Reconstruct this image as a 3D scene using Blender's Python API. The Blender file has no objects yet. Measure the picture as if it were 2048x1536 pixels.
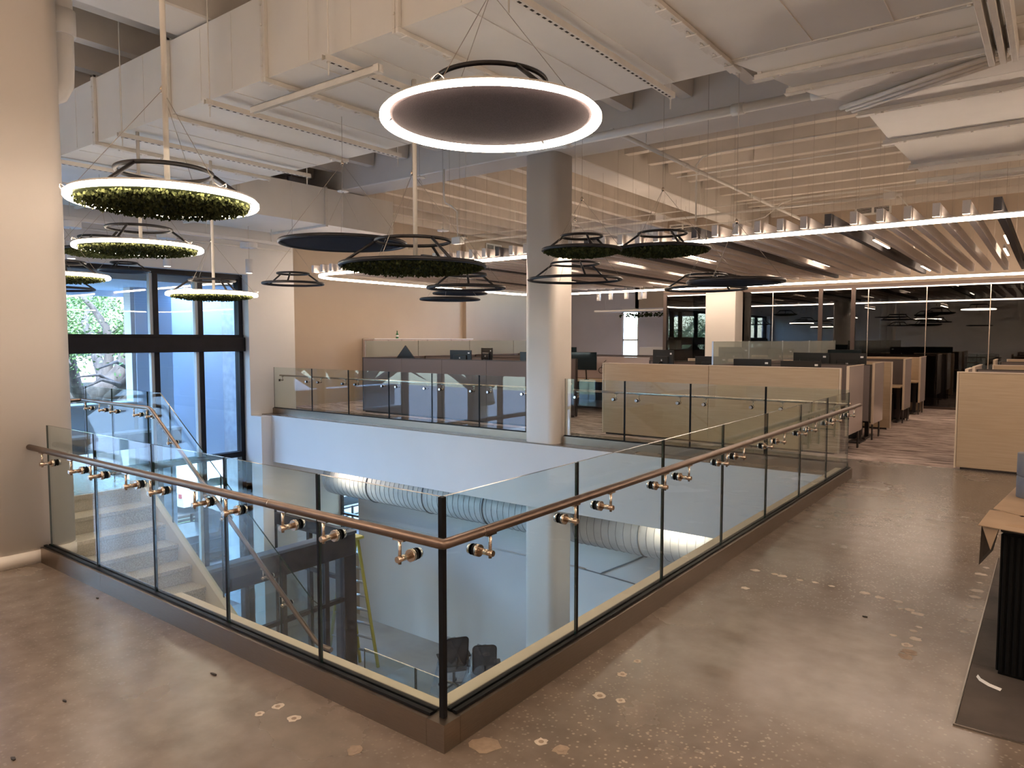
import bpy, math, random
from mathutils import Vector, Matrix

# ------------------------------------------------------------------ camera, world, sun, exposure
scene = bpy.context.scene
C = scene.collection
PI = math.pi
cam_d = bpy.data.cameras.new('camera')
cam_d.sensor_width = 36.0
cam_d.lens = 36.0 * 1428.0 / 2048.0
cam_d.clip_start = 0.05
cam_d.clip_end = 400
cam = bpy.data.objects.new('camera', cam_d)
cam.location = (0, 0, 1.70)
cam.rotation_euler = (math.radians(90 - 3.58), 0, math.radians(37.25))
C.objects.link(cam)
scene.camera = cam

world = bpy.data.worlds.new('sky')
scene.world = world
world.use_nodes = True
wn = world.node_tree.nodes
wl = world.node_tree.links
bgn = wn['Background']
sky = wn.new('ShaderNodeTexSky')
sky.sky_type = 'NISHITA'
sky.sun_disc = False
sky.sun_elevation = math.radians(48)
sky.sun_rotation = math.radians(120)
sky.air_density = 1.0
sky.dust_density = 1.5
tint = wn.new('ShaderNodeMixRGB')          # camera white balance sits between lamp light and daylight
tint.blend_type = 'MULTIPLY'
tint.inputs[0].default_value = 1.0
tint.inputs[2].default_value = (0.88, 0.965, 1.06, 1)
wl.new(sky.outputs[0], tint.inputs[1])
wl.new(tint.outputs[0], bgn.inputs[0])
bgn.inputs[1].default_value = 3.2

sun_d = bpy.data.lights.new('sun', 'SUN')
sun_d.energy = 2.6
sun_d.angle = 0.01
sun_d.color = (1.0, 0.95, 0.88)
sun = bpy.data.objects.new('sun', sun_d)
sun.rotation_euler = Vector((-0.62, 0.25, -0.74)).to_track_quat('-Z', 'Y').to_euler()
sun.location = (0, 0, 30)
C.objects.link(sun)

vs = scene.view_settings
vs.view_transform = 'Standard'
vs.look = 'None'
vs.gamma = 1.0
vs.use_curve_mapping = False
vs.exposure = 0.78
cy = scene.cycles
cy.max_bounces = 8
cy.diffuse_bounces = 4
cy.glossy_bounces = 3
cy.transmission_bounces = 2
cy.transparent_max_bounces = 28
cy.sample_clamp_indirect = 4.0
cy.use_adaptive_sampling = True
cy.adaptive_threshold = 0.05
cy.adaptive_min_samples = 20
cy.caustics_reflective = False
cy.caustics_refractive = False
cy.use_denoising = True

WARM = (1.0, 0.76, 0.57)
random.seed(7)

# ------------------------------------------------------------------ materials
MATS = {}


def mat(name, col, rough=0.5, metal=0.0, var=0.0, vscale=4.0, bump=0.0, bscale=60.0, spec=0.5,
        stretch=None, col2=None, coords='pos', aniso=None, detail=4.0):
    """principled material, colour varied by procedural noise"""
    m = bpy.data.materials.new(name)
    m.use_nodes = True
    nt = m.node_tree
    b = nt.nodes['Principled BSDF']
    b.inputs['Base Color'].default_value = (*col, 1)
    b.inputs['Roughness'].default_value = rough
    b.inputs['Metallic'].default_value = metal
    b.inputs['Specular IOR Level'].default_value = spec
    if var or col2 or bump:
        if coords == 'pos':
            g = nt.nodes.new('ShaderNodeNewGeometry')
            src = g.outputs['Position']
        else:
            g = nt.nodes.new('ShaderNodeTexCoord')
            src = g.outputs['Object']
        mp = nt.nodes.new('ShaderNodeMapping')
        if stretch:
            mp.inputs['Scale'].default_value = stretch
        nt.links.new(src, mp.inputs[0])
    if var or col2:
        n = nt.nodes.new('ShaderNodeTexNoise')
        n.inputs['Scale'].default_value = vscale
        n.inputs['Detail'].default_value = detail
        nt.links.new(mp.outputs[0], n.inputs['Vector'])
        r = nt.nodes.new('ShaderNodeValToRGB')
        r.color_ramp.elements[0].position = 0.3
        r.color_ramp.elements[1].position = 0.7
        c2 = col2 or tuple(min(1, c * (1 + var)) for c in col)
        c1 = col if col2 else tuple(c * (1 - var) for c in col)
        r.color_ramp.elements[0].color = (*c1, 1)
        r.color_ramp.elements[1].color = (*c2, 1)
        nt.links.new(n.outputs['Fac'], r.inputs[0])
        nt.links.new(r.outputs[0], b.inputs['Base Color'])
    if bump:
        n2 = nt.nodes.new('ShaderNodeTexNoise')
        n2.inputs['Scale'].default_value = bscale
        n2.inputs['Detail'].default_value = 5
        nt.links.new(mp.outputs[0], n2.inputs['Vector'])
        bp = nt.nodes.new('ShaderNodeBump')
        bp.inputs['Strength'].default_value = bump
        bp.inputs['Distance'].default_value = 0.01
        nt.links.new(n2.outputs['Fac'], bp.inputs['Height'])
        nt.links.new(bp.outputs[0], b.inputs['Normal'])
    MATS[name] = m
    return m


def emit(name, col, strength):
    m = bpy.data.materials.new(name)
    m.use_nodes = True
    nt = m.node_tree
    b = nt.nodes['Principled BSDF']
    b.inputs['Base Color'].default_value = (0.9, 0.9, 0.88, 1)
    b.inputs['Emission Color'].default_value = (*col, 1)
    b.inputs['Emission Strength'].default_value = strength
    MATS[name] = m
    return m


def glass(name, tint, refl=1.0, rough=0.0, frost=0.0, ior=1.5):
    """architectural pane: transparent body, Fresnel reflection, optional frosted translucency"""
    m = bpy.data.materials.new(name)
    m.use_nodes = True
    nt = m.node_tree
    nt.nodes.clear()
    out = nt.nodes.new('ShaderNodeOutputMaterial')
    tr = nt.nodes.new('ShaderNodeBsdfTransparent')
    tr.inputs[0].default_value = (*tint, 1)
    gl = nt.nodes.new('ShaderNodeBsdfGlossy')
    gl.inputs['Color'].default_value = (refl, refl, refl, 1)
    gl.inputs['Roughness'].default_value = rough
    lw = nt.nodes.new('ShaderNodeLayerWeight')      # Schlick reflectance from the facing angle
    lw.inputs['Blend'].default_value = 0.5
    pw5 = nt.nodes.new('ShaderNodeMath')
    pw5.operation = 'POWER'
    pw5.inputs[1].default_value = 5.0
    nt.links.new(lw.outputs['Facing'], pw5.inputs[0])
    f0 = ((ior - 1) / (ior + 1)) ** 2
    fr = nt.nodes.new('ShaderNodeMath')
    fr.operation = 'MULTIPLY_ADD'
    fr.inputs[1].default_value = 1 - f0
    fr.inputs[2].default_value = f0
    nt.links.new(pw5.outputs[0], fr.inputs[0])
    mix = nt.nodes.new('ShaderNodeMixShader')
    nt.links.new(fr.outputs[0], mix.inputs[0])
    body = tr
    if frost:
        df = nt.nodes.new('ShaderNodeBsdfTranslucent')
        df.inputs[0].default_value = (*tint, 1)
        d2 = nt.nodes.new('ShaderNodeBsdfDiffuse')
        d2.inputs[0].default_value = (*tint, 1)
        a = nt.nodes.new('ShaderNodeMixShader')
        a.inputs[0].default_value = 0.5
        nt.links.new(df.outputs[0], a.inputs[1])
        nt.links.new(d2.outputs[0], a.inputs[2])
        mx = nt.nodes.new('ShaderNodeMixShader')
        mx.inputs[0].default_value = frost
        nt.links.new(tr.outputs[0], mx.inputs[1])
        nt.links.new(a.outputs[0], mx.inputs[2])
        body = mx
    nt.links.new(body.outputs[0], mix.inputs[1])
    nt.links.new(gl.outputs[0], mix.inputs[2])
    nt.links.new(mix.outputs[0], out.inputs[0])
    MATS[name] = m
    return m


mat('white_paint', (0.74, 0.71, 0.68), 0.55, var=0.03, vscale=1.5, bump=0.05, bscale=150)
mat('wall_white', (0.72, 0.70, 0.68), 0.6, var=0.03, vscale=0.8, bump=0.04, bscale=200)
mat('wall_cream', (0.43, 0.345, 0.265), 0.6, var=0.04, vscale=0.7, bump=0.04, bscale=200)
mat('duct_paint', (0.74, 0.71, 0.66), 0.45, var=0.035, vscale=2.2, bump=0.03, bscale=40)
mat('duct_flange', (0.70, 0.66, 0.60), 0.5, var=0.06, vscale=9, bump=0.25, bscale=60)
mat('ceiling_paint', (0.62, 0.56, 0.49), 0.7, var=0.10, vscale=1.3, bump=0.3, bscale=14)
mat('beam_paint', (0.68, 0.64, 0.59), 0.6, var=0.05, vscale=1.2, bump=0.12, bscale=25)
mat('column_paint', (0.74, 0.69, 0.64), 0.5, var=0.025, vscale=1.0, bump=0.05, bscale=180)
mat('steel_brushed', (0.27, 0.215, 0.172), 0.36, metal=1.0, var=0.08, vscale=12, stretch=(1, 1, 40))
mat('handrail_bronze', (0.205, 0.155, 0.128), 0.38, metal=1.0, var=0.08, vscale=10)
mat('bracket_steel', (0.62, 0.52, 0.43), 0.22, metal=1.0)
mat('chrome', (0.75, 0.75, 0.75), 0.12, metal=1.0)
mat('black_gasket', (0.006, 0.006, 0.007), 0.5, spec=0.15)
mat('black_metal', (0.022, 0.020, 0.022), 0.42, metal=0.3, var=0.15, vscale=20)
mat('window_frame', (0.009, 0.009, 0.013), 0.45, var=0.15, vscale=6, spec=0.25)
mat('window_gasket', (0.45, 0.47, 0.47), 0.5)
mat('felt_dark', (0.085, 0.068, 0.072), 0.95, var=0.25, vscale=160, bump=0.35, bscale=260, spec=0.1)
mat('felt_blue', (0.030, 0.033, 0.045), 0.95, var=0.2, vscale=160, bump=0.3, bscale=260, spec=0.1)
mat('moss', (0.030, 0.040, 0.012), 0.9, col2=(0.085, 0.095, 0.032), vscale=22, spec=0.2)
mat('moss_base', (0.020, 0.026, 0.010), 0.95, spec=0.1)
mat('cable_steel', (0.42, 0.37, 0.32), 0.4, metal=0.6)
mat('cable_white', (0.70, 0.66, 0.60), 0.5)
mat('cubicle_tan', (0.47, 0.35, 0.235), 0.5, col2=(0.40, 0.29, 0.185), vscale=3, stretch=(1, 1, 45), detail=6)
mat('cubicle_tan_edge', (0.62, 0.50, 0.38), 0.5)
mat('cubicle_grey', (0.150, 0.120, 0.115), 0.85, var=0.08, vscale=150, bump=0.15, bscale=220)
mat('cubicle_frame', (0.045, 0.034, 0.030), 0.45, metal=0.3)
mat('cubicle_white', (0.50, 0.42, 0.40), 0.12, var=0.03, vscale=2)
mat('desk_wood', (0.56, 0.40, 0.25), 0.4, col2=(0.50, 0.34, 0.20), vscale=4, stretch=(1, 8, 1))
mat('desk_dark', (0.012, 0.011, 0.012), 0.5)
mat('monitor_black', (0.008, 0.008, 0.009), 0.35)
mat('logo_white', (0.75, 0.75, 0.75), 0.4)
mat('baffle_white', (0.74, 0.68, 0.64), 0.9, var=0.04, vscale=60, bump=0.15, bscale=180, spec=0.1)
mat('baffle_grey', (0.135, 0.128, 0.130), 0.9, var=0.06, vscale=60, bump=0.15, bscale=180, spec=0.1)
mat('stone_tread', (0.36, 0.33, 0.285), 0.6, col2=(0.58, 0.54, 0.47), vscale=90, detail=2)
mat('stringer_paint', (0.64, 0.60, 0.52), 0.5, var=0.03, vscale=3)
mat('curb_cream', (0.60, 0.50, 0.38), 0.55, var=0.06, vscale=6)
mat('concrete_low', (0.42, 0.44, 0.45), 0.6, var=0.15, vscale=1.2)
mat('galvanised', (0.60, 0.61, 0.61), 0.5, metal=0.1, var=0.08, vscale=5)
mat('seam_dark', (0.20, 0.21, 0.22), 0.5)
mat('dark_panel', (0.012, 0.016, 0.016), 0.35)
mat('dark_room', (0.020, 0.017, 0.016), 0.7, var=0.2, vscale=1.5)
mat('bronze_frame', (0.085, 0.060, 0.050), 0.35, metal=0.6)
mat('tan_panel', (0.38, 0.30, 0.24), 0.5, var=0.06, vscale=1)
mat('grey_wall', (0.52, 0.51, 0.55), 0.65, var=0.04, vscale=1)
mat('cardboard', (0.33, 0.235, 0.155), 0.85, var=0.10, vscale=5, bump=0.1, bscale=60)
mat('cardboard_shade', (0.34, 0.23, 0.14), 0.85, var=0.1, vscale=7)
mat('fluted_black', (0.004, 0.004, 0.004), 0.6, spec=0.12)
mat('tube_grey', (0.17, 0.165, 0.175), 0.6, col2=(0.11, 0.12, 0.16), vscale=9, bump=0.1, bscale=40)
mat('dark_tile', (0.045, 0.036, 0.031), 0.8, col2=(0.085, 0.068, 0.058), vscale=3.5, bump=0.15, bscale=80)
mat('alu_edge', (0.26, 0.23, 0.20), 0.4, metal=1.0)
mat('spot_pale', (0.52, 0.44, 0.36), 0.6, var=0.12, vscale=30)
mat('spot_ring', (0.27, 0.20, 0.145), 0.6, var=0.15, vscale=30)
mat('debris_dark', (0.03, 0.022, 0.016), 0.8)
mat('plastic_white', (0.72, 0.70, 0.67), 0.4)
mat('ladder_yellow', (0.62, 0.50, 0.06), 0.5)
mat('ladder_alu', (0.55, 0.55, 0.55), 0.35, metal=0.8)
mat('chair_mesh', (0.055, 0.06, 0.07), 0.8)
mat('chair_black', (0.02, 0.02, 0.022), 0.5)
mat('bottle_green', (0.03, 0.14, 0.05), 0.15)
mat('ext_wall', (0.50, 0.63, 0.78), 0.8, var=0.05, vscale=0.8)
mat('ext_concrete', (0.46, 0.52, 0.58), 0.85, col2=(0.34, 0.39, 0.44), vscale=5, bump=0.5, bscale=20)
mat('ext_edge', (0.55, 0.57, 0.58), 0.7)
mat('ext_dark', (0.10, 0.12, 0.15), 0.7)
mat('asphalt', (0.13, 0.13, 0.14), 0.9, var=0.1, vscale=1.5)
mat('pavement', (0.36, 0.35, 0.33), 0.9, var=0.08, vscale=1)
mat('lawn', (0.06, 0.12, 0.03), 0.95, col2=(0.12, 0.18, 0.055), vscale=4)
mat('bark', (0.035, 0.030, 0.026), 0.95, col2=(0.10, 0.088, 0.078), vscale=6, bump=0.8, bscale=16, stretch=(1, 1, 0.3))
mat('leaf_light', (0.055, 0.12, 0.035), 0.6, col2=(0.14, 0.25, 0.075), vscale=1.5)
mat('leaf_dark', (0.06, 0.13, 0.04), 0.6, col2=(0.12, 0.20, 0.06), vscale=1.5)
mat('car_white', (0.75, 0.76, 0.78), 0.2)
mat('car_dark', (0.03, 0.035, 0.045), 0.2)
mat('car_red', (0.4, 0.02, 0.02), 0.3)
mat('tyre', (0.015, 0.015, 0.015), 0.8)
mat('car_glass', (0.02, 0.03, 0.035), 0.08)
glass('glass_guard', (0.90, 0.945, 0.935), 1.0)
glass('glass_window', (0.83, 0.865, 0.88), 1.0)
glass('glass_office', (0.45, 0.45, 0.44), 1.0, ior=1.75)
glass('glass_frost', (0.80, 0.83, 0.79), 0.8, rough=0.15, frost=0.28)
glass('plastic_film', (0.90, 0.92, 0.94), 0.7, rough=0.14, frost=0.22, ior=1.4)
mat('glass_edge', (0.012, 0.030, 0.028), 0.12)
emit('led_ring', (1.0, 0.80, 0.63), 20.0)
emit('led_strip', (1.0, 0.78, 0.60), 24.0)
emit('led_small', (1.0, 0.80, 0.62), 14.0)
emit('led_up', (1.0, 0.77, 0.57), 10.0)
emit('led_fill', (1.0, 0.76, 0.57), 9.0)  # glow of the added fill pendants and upward strips
for n_ in ('led_fill', 'led_up'):
    MATS[n_].cycles.emission_sampling = 'NONE'      # the lamps beside these strips carry their light


def floor_material():
    m = bpy.data.materials.new('polished_concrete')
    m.use_nodes = True
    nt = m.node_tree
    N = nt.nodes.new
    L = nt.links.new
    b = nt.nodes['Principled BSDF']
    g = N('ShaderNodeNewGeometry')
    n1 = N('ShaderNodeTexNoise')
    n1.inputs['Scale'].default_value = 0.9
    n1.inputs['Detail'].default_value = 6
    L(g.outputs['Position'], n1.inputs['Vector'])
    r1 = N('ShaderNodeValToRGB')
    e = r1.color_ramp.elements
    e[0].position = 0.32
    e[0].color = (0.150, 0.119, 0.097, 1)
    e[1].position = 0.68
    e[1].color = (0.186, 0.150, 0.122, 1)
    L(n1.outputs['Fac'], r1.inputs[0])
    # exposed aggregate, only in patches
    v = N('ShaderNodeTexVoronoi')
    v.inputs['Scale'].default_value = 44
    L(g.outputs['Position'], v.inputs['Vector'])
    vr = N('ShaderNodeValToRGB')
    vr.color_ramp.elements[0].position = 0.20
    vr.color_ramp.elements[0].color = (1, 1, 1, 1)
    vr.color_ramp.elements[1].position = 0.33
    vr.color_ramp.elements[1].color = (0, 0, 0, 1)
    L(v.outputs['Distance'], vr.inputs[0])
    n2 = N('ShaderNodeTexNoise')
    n2.inputs['Scale'].default_value = 0.55
    n2.inputs['Detail'].default_value = 3
    n2.inputs['W' if 'W' in n2.inputs and n2.noise_dimensions == '4D' else 'Scale'].default_value = 0.55
    mp = N('ShaderNodeMapping')
    mp.inputs['Location'].default_value = (3.1, -1.2, 0)
    L(g.outputs['Position'], mp.inputs[0])
    L(mp.outputs[0], n2.inputs['Vector'])
    pr = N('ShaderNodeValToRGB')
    pr.color_ramp.elements[0].position = 0.40
    pr.color_ramp.elements[1].position = 0.58
    L(n2.outputs['Fac'], pr.inputs[0])
    wn_ = N('ShaderNodeTexWhiteNoise')
    L(v.outputs['Color'], wn_.inputs['Vector'])
    gt = N('ShaderNodeMath')
    gt.operation = 'GREATER_THAN'
    gt.inputs[1].default_value = 0.32
    L(wn_.outputs['Value'], gt.inputs[0])
    mu = N('ShaderNodeMath')
    mu.operation = 'MULTIPLY'
    L(vr.outputs[0], mu.inputs[0])
    sx = N('ShaderNodeSeparateXYZ')                 # the left part of the slab was ground less deeply
    L(g.outputs['Position'], sx.inputs[0])
    wear = N('ShaderNodeMapRange')
    wear.inputs['From Min'].default_value = -2.9
    wear.inputs['From Max'].default_value = -1.5
    wear.inputs['To Min'].default_value = 0.22
    wear.inputs['To Max'].default_value = 1.0
    L(sx.outputs['X'], wear.inputs['Value'])
    mw = N('ShaderNodeMath')
    mw.operation = 'MULTIPLY'
    L(pr.outputs[0], mw.inputs[0])
    L(wear.outputs[0], mw.inputs[1])
    L(mw.outputs[0], mu.inputs[1])
    mu2 = N('ShaderNodeMath')
    mu2.operation = 'MULTIPLY'
    L(mu.outputs[0], mu2.inputs[0])
    L(gt.outputs[0], mu2.inputs[1])
    mx = N('ShaderNodeMixRGB')
    L(mu2.outputs[0], mx.inputs[0])
    L(r1.outputs[0], mx.inputs[1])
    mx.inputs[2].default_value = (0.36, 0.295, 0.24, 1)
    # fine mottling
    n3 = N('ShaderNodeTexNoise')
    n3.inputs['Scale'].default_value = 7
    n3.inputs['Detail'].default_value = 8
    L(g.outputs['Position'], n3.inputs['Vector'])
    r3 = N('ShaderNodeValToRGB')
    r3.color_ramp.elements[0].position = 0.3
    r3.color_ramp.elements[0].color = (0.80, 0.80, 0.80, 1)
    r3.color_ramp.elements[1].position = 0.7
    r3.color_ramp.elements[1].color = (1.12, 1.12, 1.12, 1)
    L(n3.outputs['Fac'], r3.inputs[0])
    mm = N('ShaderNodeMixRGB')
    mm.blend_type = 'MULTIPLY'
    mm.inputs[0].default_value = 1
    L(mx.outputs[0], mm.inputs[1])
    L(r3.outputs[0], mm.inputs[2])
    L(mm.outputs[0], b.inputs['Base Color'])
    rr = N('ShaderNodeMapRange')
    rr.inputs['To Min'].default_value = 0.16
    rr.inputs['To Max'].default_value = 0.34
    L(n1.outputs['Fac'], rr.inputs['Value'])
    L(rr.outputs[0], b.inputs['Roughness'])
    bp = N('ShaderNodeBump')
    bp.inputs['Strength'].default_value = 0.05
    bp.inputs['Distance'].default_value = 0.01
    L(n3.outputs['Fac'], bp.inputs['Height'])
    L(bp.outputs[0], b.inputs['Normal'])
    MATS['polished_concrete'] = m


def carpet_material():
    m = bpy.data.materials.new('carpet_streaked')
    m.use_nodes = True
    nt = m.node_tree
    N = nt.nodes.new
    L = nt.links.new
    b = nt.nodes['Principled BSDF']
    b.inputs['Roughness'].default_value = 1.0
    b.inputs['Specular IOR Level'].default_value = 0.05
    g = N('ShaderNodeNewGeometry')
    mp = N('ShaderNodeMapping')
    mp.inputs['Scale'].default_value = (0.9, 4.5, 1)
    L(g.outputs['Position'], mp.inputs[0])
    n = N('ShaderNodeTexNoise')
    n.inputs['Scale'].default_value = 2.2
    n.inputs['Detail'].default_value = 8
    n.inputs['Roughness'].default_value = 0.7
    L(mp.outputs[0], n.inputs['Vector'])
    r = N('ShaderNodeValToRGB')
    e = r.color_ramp.elements
    e[0].position = 0.40
    e[0].color = (0.20, 0.152, 0.138, 1)
    e[1].position = 0.56
    e[1].color = (0.56, 0.455, 0.405, 1)
    L(n.outputs['Fac'], r.inputs[0])
    L(r.outputs[0], b.inputs['Base Color'])
    MATS['carpet_streaked'] = m


floor_material()
carpet_material()


# ------------------------------------------------------------------ mesh building
def world_loc(o):
    v = Vector((0, 0, 0))
    while o:
        v = v + o.location
        o = o.parent
    return v


class MB:
    """collects boxes, bars, tubes and revolved shapes in world coordinates; build() links ONE mesh object"""

    def __init__(self):
        self.v = []
        self.f = []
        self.mi = []
        self.sm = []

    def add(self, vs_, fs, mi=0, smooth=False, M=None):
        o = len(self.v)
        for p in vs_:
            p = Vector(p)
            self.v.append(M @ p if M else p)
        for f in fs:
            self.f.append(tuple(o + i for i in f))
            self.mi.append(mi)
            self.sm.append(smooth)
        return self

    def box(self, x0, x1, y0, y1, z0, z1, mi=0, M=None, bev=0.0):
        x0, x1 = min(x0, x1), max(x0, x1)
        y0, y1 = min(y0, y1), max(y0, y1)
        z0, z1 = min(z0, z1), max(z0, z1)
        if bev > 0:
            b = min(bev, (x1 - x0) / 2.1, (y1 - y0) / 2.1, (z1 - z0) / 2.1)
            # chamfered vertical and horizontal edges: 24-vertex box
            vs_ = []
            for sz, z in ((0, z0), (1, z1)):
                zi = z + b if sz == 0 else z - b
                ring_in = [(x0 + b, y0 + b), (x1 - b, y0 + b), (x1 - b, y1 - b), (x0 + b, y1 - b)]
                ring_out = [(x0 + b, y0), (x1 - b, y0), (x1, y0 + b), (x1, y1 - b), (x1 - b, y1), (x0 + b, y1), (x0, y1 - b), (x0, y0 + b)]
                vs_ += [(p[0], p[1], z) for p in ring_in] + [(p[0], p[1], zi) for p in ring_out]
            fs = [(3, 2, 1, 0), (12, 13, 14, 15)]
            for i in range(8):
                j = (i + 1) % 8
                fs.append((4 + i, 4 + j, 16 + j, 16 + i))
            cor = [(0, 0, 1), (0, 1), (1, 2), (2, 3)]
            idx = [(0, 1, 4, 5), (1, 2, 6, 7), (2, 3, 8, 9), (3, 0, 10, 11)]
            for a, b_, c, d in idx:
                fs.append((a, b_, d, c))
                fs.append((12 + b_, 12 + a, 12 + c, 12 + d))
            for a, c, d in ((1, 5, 6), (2, 7, 8), (3, 9, 10), (0, 11, 4)):
                fs.append((a, d, c))
                fs.append((12 + a, 12 + c, 12 + d))
            return self.add(vs_, fs, mi, False, M)
        vs_ = [(x0, y0, z0), (x1, y0, z0), (x1, y1, z0), (x0, y1, z0), (x0, y0, z1), (x1, y0, z1), (x1, y1, z1), (x0, y1, z1)]
        fs = [(3, 2, 1, 0), (4, 5, 6, 7), (0, 1, 5, 4), (1, 2, 6, 5), (2, 3, 7, 6), (3, 0, 4, 7)]
        return self.add(vs_, fs, mi, False, M)

    def pane(self, x0, x1, y0, y1, z0, z1, mi_face=0, mi_edge=1, M=None):
        """glass slab whose narrow sides take the edge material"""
        o = len(self.f)
        self.box(x0, x1, y0, y1, z0, z1, mi_face, M)
        dx, dy, dz = abs(x1 - x0), abs(y1 - y0), abs(z1 - z0)
        ax = min((dx, 0), (dy, 1), (dz, 2))[1]
        axis_of = [2, 2, 1, 0, 1, 0]
        for k in range(6):
            if axis_of[k] != ax:
                self.mi[o + k] = mi_edge
        return self

    def prism(self, poly, z0, z1, mi=0, M=None, smooth=False):
        n = len(poly)
        vs_ = [(p[0], p[1], z0) for p in poly] + [(p[0], p[1], z1) for p in poly]
        fs = [tuple(reversed(range(n))), tuple(range(n, 2 * n))]
        self.add(vs_, fs, mi, False, M)
        self.f += []
        o = len(self.v) - 2 * n
        for i in range(n):
            j = (i + 1) % n
            self.f.append((o + i, o + j, o + n + j, o + n + i))
            self.mi.append(mi)
            self.sm.append(smooth)
        return self

    def extrude(self, poly, d, mi=0):
        """planar 3-D polygon extruded by vector d"""
        n = len(poly)
        d = Vector(d)
        vs_ = [Vector(p) for p in poly] + [Vector(p) + d for p in poly]
        fs = [tuple(reversed(range(n))), tuple(range(n, 2 * n))]
        for i in range(n):
            j = (i + 1) % n
            fs.append((i, j, n + j, n + i))
        return self.add(vs_, fs, mi)

    def cyl(self, p0, p1, r, n=12, mi=0, r1=None, cap=True):
        p0, p1 = Vector(p0), Vector(p1)
        r1 = r if r1 is None else r1
        d = (p1 - p0).normalized()
        a = d.orthogonal().normalized()
        b = d.cross(a)
        vs_ = []
        for p, rr in ((p0, r), (p1, r1)):
            for i in range(n):
                t = 2 * PI * i / n
                vs_.append(p + (a * math.cos(t) + b * math.sin(t)) * rr)
        o = len(self.v)
        self.v += vs_
        for i in range(n):
            j = (i + 1) % n
            self.f.append((o + i, o + j, o + n + j, o + n + i))
            self.mi.append(mi)
            self.sm.append(True)
        if cap:
            self.f.append(tuple(o + i for i in reversed(range(n))))
            self.f.append(tuple(o + n + i for i in range(n)))
            self.mi += [mi, mi]
            self.sm += [False, False]
        return self

    def tube(self, pts, r, n=8, mi=0, closed=False, rr=None):
        pts = [Vector(p) for p in pts]
        m = len(pts)
        o = len(self.v)
        ref = None
        for k, p in enumerate(pts):
            if closed:
                d = pts[(k + 1) % m] - pts[k - 1]
            else:
                d = pts[min(k + 1, m - 1)] - pts[max(k - 1, 0)]
            d.normalize()
            if ref is None:
                ref = d.orthogonal().normalized()
            a = (ref - d * ref.dot(d))
            if a.length < 1e-4:
                a = d.orthogonal()
            a.normalize()
            ref = a
            b = d.cross(a)
            rad = rr[k] if rr else r
            for i in range(n):
                t = 2 * PI * i / n
                self.v.append(p + (a * math.cos(t) + b * math.sin(t)) * rad)
        for k in range(m if closed else m - 1):
            k2 = (k + 1) % m
            for i in range(n):
                j = (i + 1) % n
                self.f.append((o + k * n + i, o + k * n + j, o + k2 * n + j, o + k2 * n + i))
                self.mi.append(mi)
                self.sm.append(True)
        if not closed:
            self.f.append(tuple(o + i for i in reversed(range(n))))
            self.f.append(tuple(o + (m - 1) * n + i for i in range(n)))
            self.mi += [mi, mi]
            self.sm += [False, False]
        return self

    def torus(self, c, R, r, nR=64, nr=10, mi=0, rz=None):
        """horizontal ring; rz = vertical half thickness (default r)"""
        c = Vector(c)
        rz = r if rz is None else rz
        o = len(self.v)
        for k in range(nR):
            t = 2 * PI * k / nR
            for i in range(nr):
                u = 2 * PI * i / nr
                q = R + r * math.cos(u)
                self.v.append(c + Vector((q * math.cos(t), q * math.sin(t), rz * math.sin(u))))
        for k in range(nR):
            k2 = (k + 1) % nR
            for i in range(nr):
                j = (i + 1) % nr
                self.f.append((o + k * nr + i, o + k2 * nr + i, o + k2 * nr + j, o + k * nr + j))
                self.mi.append(mi)
                self.sm.append(True)
        return self

    def lathe(self, c, prof, n=32, mi=0, smooth=True):
        """profile [(r,z)] revolved about the vertical through c"""
        c = Vector(c)
        o = len(self.v)
        for r, z in prof:
            for i in range(n):
                t = 2 * PI * i / n
                self.v.append(c + Vector((r * math.cos(t), r * math.sin(t), z)))
        for k in range(len(prof) - 1):
            for i in range(n):
                j = (i + 1) % n
                self.f.append((o + k * n + i, o + k * n + j, o + (k + 1) * n + j, o + (k + 1) * n + i))
                self.mi.append(mi)
                self.sm.append(smooth)
        if prof[0][0] > 1e-5:
            self.f.append(tuple(o + i for i in reversed(range(n))))
            self.mi.append(mi)
            self.sm.append(False)
        if prof[-1][0] > 1e-5:
            q = o + (len(prof) - 1) * n
            self.f.append(tuple(q + i for i in range(n)))
            self.mi.append(mi)
            self.sm.append(False)
        return self

    def rbox(self, x0, x1, y0, y1, z0, z1, r, n=6, mi=0):
        """upright box with rounded vertical corners"""
        poly = rrect(x0, x1, y0, y1, r, n)
        return self.prism(poly, z0, z1, mi, smooth=True)

    def base_point(self):
        xs = [p.x for p in self.v]
        ys = [p.y for p in self.v]
        zs = [p.z for p in self.v]
        return Vector(((min(xs) + max(xs)) / 2, (min(ys) + max(ys)) / 2, min(zs)))

    def build(self, name, mats, parent=None, loc=None):
        if isinstance(mats, str):
            mats = [mats]
        if parent is not None:
            off = world_loc(parent)
        elif loc is not None:
            off = Vector(loc)
        else:
            off = self.base_point()
        me = bpy.data.meshes.new(name)
        me.from_pydata([tuple(p - off) for p in self.v], [], self.f)
        for m in mats:
            me.materials.append(MATS[m])
        me.polygons.foreach_set('material_index', self.mi)
        me.polygons.foreach_set('use_smooth', self.sm)
        me.update()
        o = bpy.data.objects.new(name, me)
        C.objects.link(o)
        if parent is not None:
            o.parent = parent
        else:
            o.location = off
        return o


def rrect(x0, x1, y0, y1, r, n=6):
    poly = []
    for cx_, cy_, a0 in ((x1 - r, y0 + r, -PI / 2), (x1 - r, y1 - r, 0), (x0 + r, y1 - r, PI / 2), (x0 + r, y0 + r, PI)):
        for i in range(n + 1):
            t = a0 + PI / 2 * i / n
            poly.append((cx_ + r * math.cos(t), cy_ + r * math.sin(t)))
    return poly


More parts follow.
